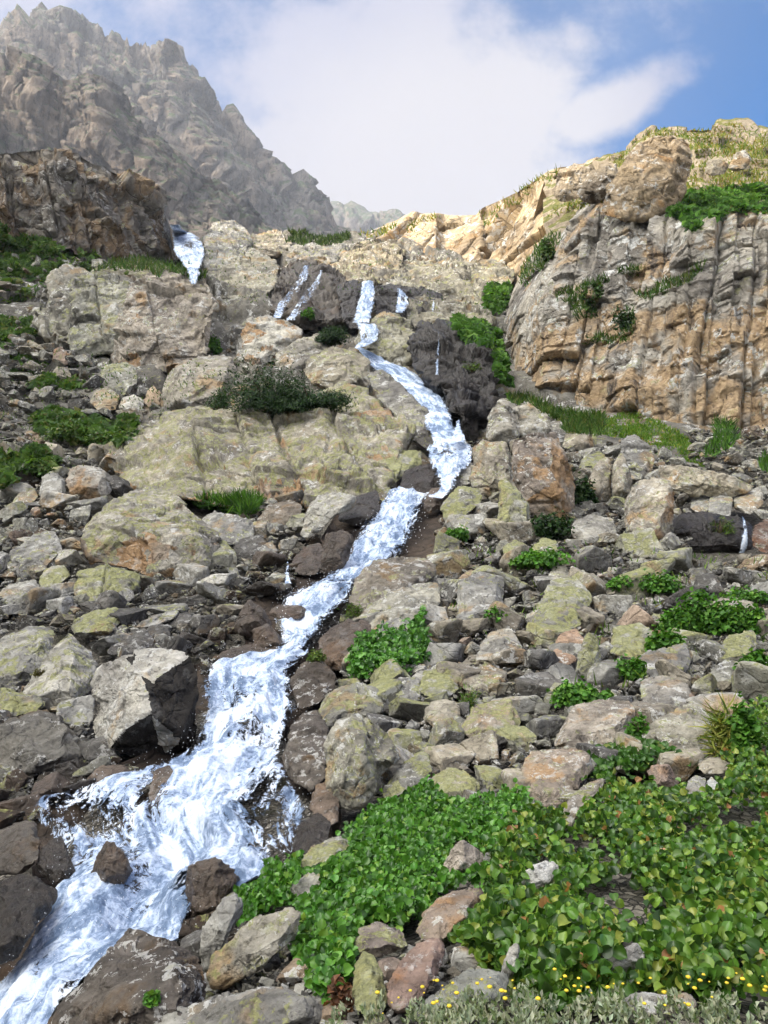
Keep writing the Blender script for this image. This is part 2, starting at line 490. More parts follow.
def ground_disp(V, N):
    D = V[:, 1]
    far = sstep(24, 42, D)
    ok = (D > 1.2) & (D < 118)
    h = (1 - far) * (0.10 * np.clip(D / 8, 0.3, 2.0) * fbm(V / np.clip(D, 3, 40)[:, None] * 9, 4, 3))
    q = V.copy(); q[:, 2] *= 1.2
    s1 = V[:, 1] * 0.5 + V[:, 2]
    hb = 1.3 * bricks((V[:, 0] + 0.35 * s1) / 5.0, s1 / 5.5, 11, 0.5, 0.05, 0.8) + 0.45 * bricks((V[:, 0] + 0.2 * s1) / 1.7, s1 / 1.6, 12, 0.4, 0.06, 0.9) + 0.2 * fbm(V / 1.2, 4, 4)
    h = h + far * hb * sstep(26, 60, D)
    # keep it under the loose stones
    return np.where(ok, h - 0.02 * D * (1 - far) - 0.5 * far, 0)


def ground_mats(c):
    n = fbm(c / 4.0, 3, 9)
    return ((c[:, 1] + n * 9) > 36).astype(np.int32)


g = put('ground', sheet_mesh('ground', Pg, ground_disp, [M_SOIL, M_SLAB], ground_mats))
tag(g, 'dark soil and bare rock of the steep valley slope', 'ground', kind='structure')

# distant mountain, two ridges one behind the other
SKY1 = [(-260, 8), (-120, -14), (-40, 10), (0, 24), (10, 17), (18, 22), (32, 27), (38, 12), (45, 6), (50, 20), (58, 14), (75, 15), (92, 26), (98, 24), (104, 40), (112, 33), (128, 43), (140, 46), (146, 42), (152, 50),
        (165, 45), (176, 47), (184, 62), (196, 78), (205, 92), (212, 104), (216, 100), (222, 112), (230, 108), (240, 124), (247, 136), (255, 158), (259, 152), (262, 160), (266, 157), (271, 170), (280, 178), (284, 190), (290, 193), (296, 189), (302, 193), (310, 197), (317, 203), (321, 212), (328, 232), (470, 250)]
SKY2 = [(-260, 60), (0, 66), (15, 55), (28, 68), (45, 70), (62, 86), (80, 92), (100, 94), (110, 106), (122, 122), (135, 130), (150, 140), (170, 150), (195, 168), (215, 180), (240, 200), (262, 220), (300, 245), (340, 262)]


def ridge_mesh(name, sky, x0, x1, nx, ny, bottom, Dtop, Dbot, amp, scl, seed, mat, notch):
    px = np.linspace(x0, x1, nx)
    jx_ = np.stack([px / 6.5, px * 0, px * 0], 1)
    jag = -notch * (1.3 * np.clip(fbm(jx_, 4, seed, 0.6, True), -0.3, 1) ** 1) + 0.3 * notch
    tp = pl(px, sky) + jag
    bt = pl(px, bottom)
    v = np.linspace(0, 1, ny)[:, None]
    PYr = bt + (tp - bt) * v
    dt = pl(px, Dtop); db = pl(px, Dbot)
    # benches and walls: distance grows in steps up the face
    st = v + 0.055 * np.sin(v * 19 + px[None] * 0.02)
    Dm = db + (dt - db) * st
    P = place(np.broadcast_to(px, PYr.shape), PYr, Dm)
    back = P[-1:] + np.array([0, 60, -45.0]); back2 = P[-1:] + np.array([0, 300, -260.0])
    P = np.concatenate([P, back, back2])
    taper = np.concatenate([sstep(1.0, 0.93, v), [[0], [0]]]) * np.ones((1, nx))
    tf = 0.3 + 0.7 * taper.ravel()

    def disp(V, N):
        q = V.copy(); q[:, 2] *= 0.22
        w1 = fbm(V / (scl * 0.7), 3, seed + 9)
        q[:, 0] += scl * 0.25 * w1
        h = 1.3 * fbm(q / (scl * 1.5), 3, seed, 0.5, True) + 0.45 * fbm(q / (scl * 0.42) + 7, 3, seed + 1, 0.55, True)
        q2 = V.copy(); q2[:, 2] *= 0.55
        h = h + 0.95 * bricks((V[:, 0] + 0.25 * V[:, 2]) / (scl * 0.5), V[:, 2] / (scl * 1.1), seed + 6, 0.5, 0.08, 1.2, 0.25) + 0.26 * fbm(q2 / (scl * 0.15) + 3, 3, seed + 2, 0.6, True) + 0.3 * fbm(q / (scl * 0.07), 4, seed + 3, 0.66, True)
        return amp * h * tf
    return sheet_mesh(name, P, disp, [mat])


def mountain_mat():
    m, t = new_mat('mountain_face')
    geo = t.n('ShaderNodeNewGeometry'); pos = geo.outputs['Position']
    nz = t.n('ShaderNodeSeparateXYZ', {0: geo.outputs['Normal']}).outputs[2]
    ms = t.n('ShaderNodeMapping', {'Vector': pos, 'Scale': (0.06, 0.06, 0.03)}).outputs[0]
    a = t.noise(ms, 1.0, 9, 0.7, 0.4); b = t.noise(ms, 5.0, 8, 0.75); c = t.noise(ms, 0.25, 3)
    col = t.ramp(a, [(0.3, (0.075, 0.07, 0.07)), (0.5, (0.19, 0.172, 0.16)), (0.7, (0.33, 0.295, 0.265))])
    col = t.mix(t.math('MULTIPLY', t.step(c, 0.42, 0.6), 0.5), col, (0.34, 0.25, 0.18, 1))
    col = t.mix(t.math('MULTIPLY', t.step(b, 0.52, 0.64), 0.75), col, (0.07, 0.062, 0.06, 1))
    mc_ = t.n('ShaderNodeMapping', {'Vector': pos, 'Scale': (0.16, 0.16, 0.022), 'Rotation': (0, 0.25, 0)}).outputs[0]
    col = t.mix(t.math('MULTIPLY', t.step(t.noise(mc_, 1.0, 6, 0.7, 0.5), 0.53, 0.62), 0.7), col, (0.065, 0.06, 0.062, 1))
    gr = t.math('MULTIPLY', t.step(nz, 0.30, 0.55), t.step(t.noise(ms, 1.7, 5), 0.42, 0.56))
    col = t.mix(t.math('MULTIPLY', gr, 0.85), col, (0.06, 0.10, 0.04, 1))
    h = t.math('ADD', a, t.math('MULTIPLY', b, 0.5))
    bp = t.n('ShaderNodeBump', {'Height': h, 'Strength': 1.0, 'Distance': 14.0})
    p = t.n('ShaderNodeBsdfPrincipled', {'Base Color': col, 'Roughness': 0.95, 'Normal': bp})
    t.t.links.new(p.outputs[0], t.out.inputs[0])
    return m


MM = mountain_mat()
me = ridge_mesh('mountain', SKY1, -300, 480, 560, 330, [(-300, 330), (480, 330)], [(-260, 760), (100, 860), (330, 1000), (480, 1050)], [(-260, 430), (480, 620)], 19, 75, 41, MM, 7.0)
tag(put('mountain', me), 'jagged grey brown peaks rising into the cloud behind the valley', 'mountain', kind='structure')
me = ridge_mesh('mountain_spur', SKY2, -300, 345, 440, 260, [(-300, 330), (345, 330)], [(-260, 420), (100, 470), (340, 560)], [(-260, 260), (345, 330)], 10, 42, 61, MM, 4.0)
tag(put('mountain_spur', me), 'lower rocky shoulder in front of the jagged peaks', 'mountain', kind='structure')
me = ridge_mesh('far_mountain', [(280, 235), (325, 205), (333, 201), (345, 206), (352, 203), (365, 210), (380, 212), (392, 210), (402, 218), (420, 226), (520, 260)], 270, 560, 150, 60, [(270, 330), (560, 330)], [(270, 1650), (560, 1750)], [(270, 1150), (560, 1250)], 18, 100, 71, MM, 1.5)
tag(put('far_mountain', me), 'farther pale ridge fading into cloud above the falls', 'mountain', kind='structure')

# shaded cliff, upper left
n, mcol = 300, 360
s = np.linspace(0, 1, mcol)[None, :]; v = np.linspace(0, 1, n)[:, None]
pxs = -260 + s * 425 + 0 * v
topc = pl(pxs[0], [(-260, 120), (-60, 140), (0, 153), (30, 150), (45, 149), (60, 151), (78, 153), (92, 163), (104, 166), (110, 171), (122, 176), (140, 186), (152, 192), (160, 206), (165, 224)])
botc = pl(pxs[0], [(-260, 250), (0, 236), (40, 244), (70, 256), (100, 266), (130, 276), (165, 292)])
pys = botc + (topc - botc) * v
Dc = pl(pxs[0], [(-260, 52), (0, 64), (40, 66), (60, 66), (110, 70), (150, 76), (160, 80), (165, 86)])[None, :] + 3.5 * v + 2.5 * sstep(0.82, 1.0, v)
P = place(pxs, pys, Dc)
P = np.concatenate([P, P[-1:] + np.array([0, 5, -0.3]), P[-1:] + np.array([0, 25, -12.0])])


def lc_disp(V, N):
    t = np.concatenate([sstep(1.0, 0.95, v) * np.ones((1, mcol)), np.zeros((2, mcol))]).ravel() * 0.85 + 0.15
    q = V / np.array([3.2, 4.5, 14.0]); q[:, 0] += 0.10 * V[:, 2] / 3.2
    q2 = V.copy(); q2[:, 2] *= 0.6
    return t * (1.8 * bricks((V[:, 0] + 0.5 * V[:, 1] + 0.18 * V[:, 2]) / 4.5, V[:, 2] / 13.0, 21, 0.6, 0.06, 0.9) + 0.9 * bricks((V[:, 0] + 0.5 * V[:, 1] + 0.1 * V[:, 2]) / 1.7, V[:, 2] / 4.0, 26, 0.5, 0.07, 1.0) + 0.35 * fbm(V / np.array([1.6, 1.6, 7.0]), 4, 25, 0.6, True) + 0.3 * blocks(q2 / 1.2, 22, 1.0, 0.3, 0.06) + 0.25 * fbm(V / 1.0, 5, 23, 0.6))


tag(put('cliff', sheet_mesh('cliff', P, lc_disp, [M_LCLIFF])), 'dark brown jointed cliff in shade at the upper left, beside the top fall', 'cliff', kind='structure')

# big cliff, right: a wall whose left edge wraps away from the viewer
n, mcol = 420, 520
s = np.linspace(0, 1, mcol)[None, :] ** 1.45; v = np.linspace(0, 1, n)[:, None]
xl = pl(v[:, 0], [(0, 498), (0.25, 500), (0.5, 504), (0.62, 514), (0.75, 528), (0.85, 542), (0.93, 558), (1.0, 574)])[:, None]
pxs = xl + (960 - xl) * s
botc = pl(pxs[0], [(495, 425), (540, 430), (600, 440), (660, 465), (700, 490), (768, 490), (960, 490)])[None, :]
topc = np.array([pl(pxs[-1], [(560, 206), (575, 206), (600, 196), (625, 205), (640, 203), (655, 210), (690, 208), (710, 214), (740, 206), (768, 212), (960, 200)])])
pys = botc + (topc - botc) * v
Dc = pl(pxs.ravel(), [(495, 48), (600, 45), (700, 40.5), (768, 39), (960, 36)]).reshape(pxs.shape) + 4.0 * v + 1.2 * sstep(0.9, 1.0, v)
Dc = Dc + 13 * np.clip(1 - s / 0.11, 0, 1) ** 2.0
P = place(pxs, pys, Dc)
P = np.concatenate([P, P[-1:] + np.array([0, 3, 0.3]), P[-1:] + np.array([0, 9, 0.5])])


def rc_disp(V, N):
    t = np.concatenate([sstep(1.0, 0.97, v) * np.ones((1, mcol)), np.zeros((2, mcol))]).ravel() * 0.9 + 0.1
    q = V / np.array([2.7, 4.5, 9.0]); q[:, 0] -= 0.16 * V[:, 2] / 2.7
    q2 = V.copy(); z = q2[:, 2] - 0.55 * q2[:, 0]; q2[:, 2] = z * 1.1; q2[:, 0] *= 0.8
    q3 = V.copy(); q3[:, 2] *= 0.55
    low = sstep(30, 18, V[:, 2])
    wr = sstep(0.0, 0.14, np.concatenate([np.broadcast_to(s, (n, mcol)), np.broadcast_to(s, (2, mcol))]).ravel()) * 0.7 + 0.3
    al = V[:, 0] - 0.45 * V[:, 1]
    rv = V / np.array([1.5, 1.5, 8.0]); rv[:, 0] -= 0.16 * V[:, 2] / 1.5
    return t * wr * (0.8 * bricks((al - 0.16 * V[:, 2]) / 3.6, V[:, 2] / 7.0, 31, 0.35, 0.03, 1.0, 0.12) + 0.5 * bricks((al - 0.12 * V[:, 2]) / 1.35, V[:, 2] / 2.6, 36, 0.42, 0.045, 1.1, 0.10) + (0.07 + 0.10 * low) * bricks((al - 0.05 * V[:, 2]) / 2.1 + 0.4, (V[:, 2] - 0.22 * al) / 0.9, 32, 0.4, 0.05, 1.3, 0.12) + 0.10 * fbm(rv, 4, 35, 0.6, True) + 0.09 * blocks(q3 / 0.6, 34, 1.2, 0.35, 0.06) + 0.10 * fbm(V / 0.8, 5, 33, 0.62))


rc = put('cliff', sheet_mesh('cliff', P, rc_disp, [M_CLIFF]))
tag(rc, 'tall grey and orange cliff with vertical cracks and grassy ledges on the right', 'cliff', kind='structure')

# grassy shoulder above the cliff
n, mcol = 150, 330
s = np.linspace(0, 1, mcol)[None, :]; v = np.linspace(0, 1, n)[:, None]
pxs = 545 + s * 440 + 0 * v
botc = pl(pxs[0], [(545, 245), (575, 236), (640, 236), (700, 244), (985, 240)])
topc = pl(pxs[0], [(545, 180), (565, 170), (600, 163), (620, 152), (640, 137), (652, 129), (690, 128), (720, 125), (735, 124), (768, 130), (830, 120), (985, 100)])
pys = botc + (topc - botc) * v
Dc = pl(pxs[0], [(545, 54), (600, 50), (700, 45.5), (768, 44), (985, 41)])[None, :] + 15 * v ** 1.1
P = place(pxs, pys, Dc)
P = np.concatenate([P, P[-1:] + np.array([0, 5, -0.5]), P[-1:] + np.array([0, 40, -20.0])])


def soil_grass_mat():
    m, t = new_mat('alpine_turf')
    geo = t.n('ShaderNodeNewGeometry'); pos = geo.outputs['Position']
    nz = t.n('ShaderNodeSeparateXYZ', {0: geo.outputs['Normal']}).outputs[2]
    a = t.noise(pos, 0.5, 6, 0.65); b = t.noise(pos, 3.0, 7, 0.7)
    gcol = t.ramp(b, [(0.3, (0.05, 0.065, 0.015)), (0.5, (0.12, 0.125, 0.03)), (0.7, (0.22, 0.19, 0.06))])
    rcol = t.ramp(b, [(0.3, (0.20, 0.16, 0.12)), (0.55, (0.34, 0.29, 0.22)), (0.75, (0.42, 0.37, 0.29))])
    f = t.math('MAXIMUM', t.step(nz, 0.62, 0.45), t.step(a, 0.58, 0.63))
    col = t.mix(f, gcol, rcol)
    bp = t.n('ShaderNodeBump', {'Height': b, 'Strength': 0.8, 'Distance': 0.25})
    p = t.n('ShaderNodeBsdfPrincipled', {'Base Color': col, 'Roughness': 0.95, 'Normal': bp})
    t.t.links.new(p.outputs[0], t.out.inputs[0])
    return m


M_TURF = soil_grass_mat()


def sh_disp(V, N):
    return 0.8 * blocks(V / 3.0, 37, 0.5, 0.1, 0.1) + 0.55 * fbm(V / 2.2, 5, 38)


SHOULDER = sheet_mesh('hill', P, sh_disp, [M_TURF])
tag(put('hill', SHOULDER), 'grassy hilltop with pale rocks above the right cliff', 'hill', kind='structure')

# sunlit rock ridge on the skyline between the falls and the cliff
n, mcol = 170, 380
s = np.linspace(0, 1, mcol)[None, :]; v = np.linspace(0, 1, n)[:, None]
pxs = 372 + s * 250 + 0 * v
topc = pl(pxs[0], [(372, 232), (384, 226), (400, 219), (415, 214), (438, 213), (455, 216), (476, 215), (482, 208), (500, 200), (520, 190), (535, 180), (548, 171), (562, 166), (580, 165), (600, 160), (622, 158)])
botc = pl(pxs[0], [(372, 275), (450, 278), (500, 286), (560, 290), (622, 280)])
pys = botc + (topc - botc) * v
Dc = pl(pxs[0], [(372, 88), (400, 85), (436, 80), (444, 82), (480, 78), (486, 80), (520, 72), (560, 63), (622, 56)])[None, :] + 12 * v ** 1.2
P = place(pxs, pys, Dc)
P = np.concatenate([P, P[-1:] + np.array([2, 8, -1.0]), P[-1:] + np.array([10, 40, -20.0])])


def rg_disp(V, N):
    q = V.copy(); q[:, 0] -= 0.5 * q[:, 2]; q[:, 2] *= 0.7
    t = np.concatenate([sstep(1.0, 0.93, v) * np.ones((1, mcol)), np.zeros((2, mcol))]).ravel() * 0.85 + 0.15
    return t * (2.4 * bricks((V[:, 0] - 0.55 * V[:, 2] - 0.3 * V[:, 1]) / 7.5, V[:, 2] / 9.0, 51, 0.5, 0.03, 0.9) + 0.5 * bricks((V[:, 0] - 0.55 * V[:, 2] - 0.3 * V[:, 1]) / 2.4, V[:, 2] / 3.2, 52, 0.35, 0.05, 0.9) + 0.2 * fbm(V / 1.1, 5, 53))


tag(put('ridge', sheet_mesh('ridge', P, rg_disp, [M_RIDGE])), 'sunlit golden rock ridge on the skyline left of the cliff', 'ridge', kind='structure')

# unseen ridge added left of and behind the viewer to shade the lower slope
n, mcol = 60, 160
tl = np.linspace(-190, 420, mcol)[None, :]; v = np.linspace(0, 1, n)[:, None]
dx, dy = -0.912, -0.410
SHADE_H = 149.5
crest = SHADE_H + 7 * fbm(np.stack([tl[0] / 40, 0 * tl[0], 0 * tl[0]], 1), 4, 95) - 0.0006 * np.clip(tl[0] - 260, 0, 999) ** 2
crest = crest * sstep(-190, -120, tl[0])
rad = 62 + (180 - 62) * v
zz = -16 + (crest[None, :] + 16) * v ** 0.9
P = np.stack([dx * rad - 0.410 * tl, dy * rad + 0.912 * tl, zz], -1)
P = np.concatenate([P, P[-1:] + np.array([dx * 60, dy * 60, -30.0]), P[-1:] + np.array([dx * 200, dy * 200, -190.0])])
me = sheet_mesh('hill', P, lambda V, N: 3.0 * fbm(V / 14, 5, 96, 0.55, True) * np.concatenate([sstep(1, 0.9, v) * np.ones((1, mcol)), np.zeros((2, mcol))]).ravel(), [MM])
tag(put('hill', me), 'added ridge out of view, a rocky slope whose shade falls over the stream', 'hill', kind='structure')


# ------------------------------------------------------------------ boulders and outcrops, one object each
TINT = {'g': (0.98, 0.98, 0.97), 'p': (1.38, 1.36, 1.3), 't': (1.14, 1.05, 0.9), 'o': (1.2, 0.94, 0.70), 'd': (0.46, 0.45, 0.45),
        'b': (0.85, 0.66, 0.54), 'r': (1.0, 0.80, 0.68), 'y': (1.06, 1.06, 0.97), 'w': (0.8, 0.7, 0.6)}
LICH = {'g': 0.5, 'p': 0.35, 't': 0.55, 'o': 0.25, 'd': 0.1, 'b': 0.05, 'r': 0.3, 'y': 1.25, 'w': 0.0}
WET = {'w': 0.97, 'b': 0.75, 'd': 0.2}
ROCKS = []      # dict(o, px, py, w, h, code, poly, short)


def rock_material(D):
    return M_NEAR if D < 10 else (M_MID if D < 30 else M_FAR)


def star_radius(poly, cx, cy):
    """Distance from the centre to the outline for 720 directions (screen up = +y)."""
    th = np.linspace(0, 2 * np.pi, 721)[:-1]
    d = np.stack([np.cos(th), np.sin(th)], 1)
    q = np.array([[x - cx, cy - y] for x, y in poly], float)
    r = np.full(720, 1e-3)
    for a, b in zip(q, np.roll(q, -1, 0)):
        e = b - a
        den = d[:, 0] * e[1] - d[:, 1] * e[0]
        den = np.where(np.abs(den) < 1e-9, 1e-9, den)
        tt = (a[0] * e[1] - a[1] * e[0]) / den
        u = (a[0] * d[:, 1] - a[1] * d[:, 0]) / den
        ok = (tt > 0) & (u >= -1e-6) & (u <= 1 + 1e-6)
        r = np.where(ok, np.maximum(r, tt), r)
    return r


def traced(name, label, poly, code, T=0.6, k=0.5, D=None, dD=0.0, facets=(), nf=11, seed=None, rough=1.0, lich=None, wet=None, tint=None, joints=0.0, short=None, cat=None, e=0.66, lift=0.30, wetside=None, rust=None):
    seed = seed if seed is not None else int(abs(poly[0][0] * 13 + poly[0][1] * 7)) + 3
    rg = np.random.default_rng(seed)
    q = np.array(poly, float)
    x, y = q[:, 0], q[:, 1]
    x2, y2 = np.roll(x, -1), np.roll(y, -1)
    cr = x * y2 - x2 * y
    A = cr.sum() / 2
    cx = ((x + x2) * cr).sum() / (6 * A); cy = ((y + y2) * cr).sum() / (6 * A)
    w, h = x.max() - x.min(), y.max() - y.min()
    bot = y.max()
    size = math.sqrt(w * h)
    lev = 7 if size > 95 else (6 if size > 34 else (5 if size > 16 else 4))
    d, Fc = ico(lev)
    rr = star_radius(poly, cx, cy)
    th = np.arctan2(d[:, 1], d[:, 0]) % (2 * np.pi)
    ti = th / (2 * np.pi) * 720
    i0 = ti.astype(int) % 720; fr = ti - np.floor(ti)
    rad = rr[i0] * (1 - fr) + rr[(i0 + 1) % 720] * fr
    sp = np.sqrt(np.clip(1 - d[:, 2] ** 2, 0, 1)) ** e
    X = rad * sp * np.cos(th); Y = rad * sp * np.sin(th)
    Z = np.sign(d[:, 2]) * np.abs(d[:, 2]) ** e
    U = np.stack([X / (w / 2), Y / (h / 2), Z], 1)
    # joint planes of a broken block: top, front, underside and flanks, each a little off, plus a few corner cuts
    pls = list(facets)
    fam = [(0.1, 0.8, 0.5), (-0.25, -0.05, 1.0), (0.95, 0.0, 0.35), (-0.9, 0.15, 0.4), (0.05, -0.8, 0.5), (0.35, 0.45, 0.85), (-0.5, 0.5, 0.7)]
    for a in fam[:5 if facets else 7]:
        nn = np.array(a) + rg.normal(size=3) * 0.2; nn /= np.linalg.norm(nn)
        pls.append((*nn, rg.uniform(0.50, 0.74)))
    for _ in range(max(2, nf - 7)):
        nn = rg.normal(size=3) * np.array([0.9, 0.9, 0.6]); nn[2] = abs(nn[2]) + 0.15; nn /= np.linalg.norm(nn)
        pls.append((*nn, rg.uniform(0.62, 0.88)))
    for _ in range(3):
        nn = rg.normal(size=3); nn[2] = -abs(nn[2]) - 0.3; nn /= np.linalg.norm(nn)
        pls.append((*nn, rg.uniform(0.6, 0.9)))
    acc = np.ones(len(U))
    for a, b, c, hh in pls:
        l = math.sqrt(a * a + b * b + c * c)
        acc += np.maximum(0, (U @ np.array([a, b, c])) / l / hh) ** 90
    U = U / (acc ** (1 / 90.0))[:, None]
    X = U[:, 0] * w / 2; Y = U[:, 1] * h / 2; Z = U[:, 2]
    # stretch each direction so that the facets again reach the outline
    th2 = np.arctan2(Y, X) % (2 * np.pi); bi = (th2 / (2 * np.pi) * 60).astype(int) % 60
    ratio = np.hypot(X, Y) / rr[(th2 / (2 * np.pi) * 720).astype(int) % 720]
    mx = np.zeros(60); np.maximum.at(mx, bi, ratio)
    mx = np.clip(np.where(mx > 0, mx, 1), 0.45, 1.1)
    mx = (np.roll(mx, 1) + 2 * mx + np.roll(mx, -1)) / 4
    fb = th2 / (2 * np.pi) * 60 - 0.5
    b0 = np.floor(fb).astype(int); ff_ = fb - b0
    sc_ = 1 / (mx[b0 % 60] * (1 - ff_) + mx[(b0 + 1) % 60] * ff_)
    X = X * sc_; Y = Y * sc_
    Db = (baseD(cx, bot) if D is None else D) + dD
    wm = size * Db / F
    px, py = cx + X, cy - Y
    if D is None:
        Dl = Db + k * np.maximum(baseD(px, np.minimum(py, bot)) + dD - Db, -2)
    else:
        Dl = Db + k * (bot - py) * Db / F
    thick = T * 0.5 * wm
    V = place(px, py, Dl + lift * thick - Z * thick)
    N = vnormals(V, Fc)
    L = wm
    off = rg.uniform(-50, 50, 3)
    Q = V / L + off
    dsp = 0.014 * fbm(Q * 2.3, 4, seed) + 0.03 * blocks(Q * 2.0, seed + 1, 1.2, 0.12, 0.04) + 0.02 * blocks(Q * 6.5, seed + 2, 1.1, 0.3, 0.07) + 0.012 * fbm(Q * 12, 5, seed + 3, 0.6)
    if joints > 0:
        sl_ = V[:, 1] * 0.4 + V[:, 2]
        dsp = dsp + joints * 0.55 / L * bricks((V[:, 0] + 0.3 * sl_) / 2.8, sl_ / 2.4, seed + 9, 0.6, 0.045, 0.9)
    if size > 60:
        dsp = dsp + 0.006 * blocks(Q * 20, seed + 4, 0.8, 0.4, 0.12) + 0.004 * fbm(Q * 40, 3, seed + 6)
    V = V + N * (dsp * rough * (1.4 if Db > 48 else 1.0) * L)[:, None]
    if (N * (V - V.mean(0))).sum() < 0: Fc = Fc[:, ::-1]
    c = V.mean(0)
    c[2] = V[:, 2].min()
    me = make_mesh(name, V - c, Fc, rock_material(Db))
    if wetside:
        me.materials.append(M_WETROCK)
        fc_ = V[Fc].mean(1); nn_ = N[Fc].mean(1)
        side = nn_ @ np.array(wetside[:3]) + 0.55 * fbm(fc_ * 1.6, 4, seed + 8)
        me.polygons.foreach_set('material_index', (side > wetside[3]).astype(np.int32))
    if rust:
        me.materials.append(M_RUST)
        fc_ = V[Fc].mean(1); nn_ = N[Fc].mean(1)
        gx, gy = project(fc_)
        side = nn_ @ np.array(rust[:3]) + 0.6 * fbm(fc_ / max(L, 1e-3) * 3.2, 4, seed + 8)
        ix = np.where(side > rust[3], len(me.materials) - 1, 0)
        old = np.zeros(len(Fc), np.int32); me.polygons.foreach_get('material_index', old)
        me.polygons.foreach_set('material_index', np.maximum(ix, old).astype(np.int32))
    o = put(name, me, c)
    t3 = tint or TINT[code]
    jit = rg.uniform(0.92, 1.08)
    o.color = (t3[0] * jit, t3[1] * jit, t3[2] * jit, 1 - (WET.get(code, 0.0) if wet is None else wet))
    o['lichen'] = float(LICH[code] if lich is None else lich)
    o['category'] = cat or {'boulder': 'boulder', 'rock': 'rock', 'outcrop': 'rock outcrop', 'slab': 'rock slab', 'rock_outcrop': 'rock outcrop', 'rock_slab': 'rock slab'}[name]
    if label: o['label'] = label
    ROCKS.append(dict(o=o, px=cx, py=cy, w=w, h=h, code=code, poly=q, short=short, D=Db))
    return o


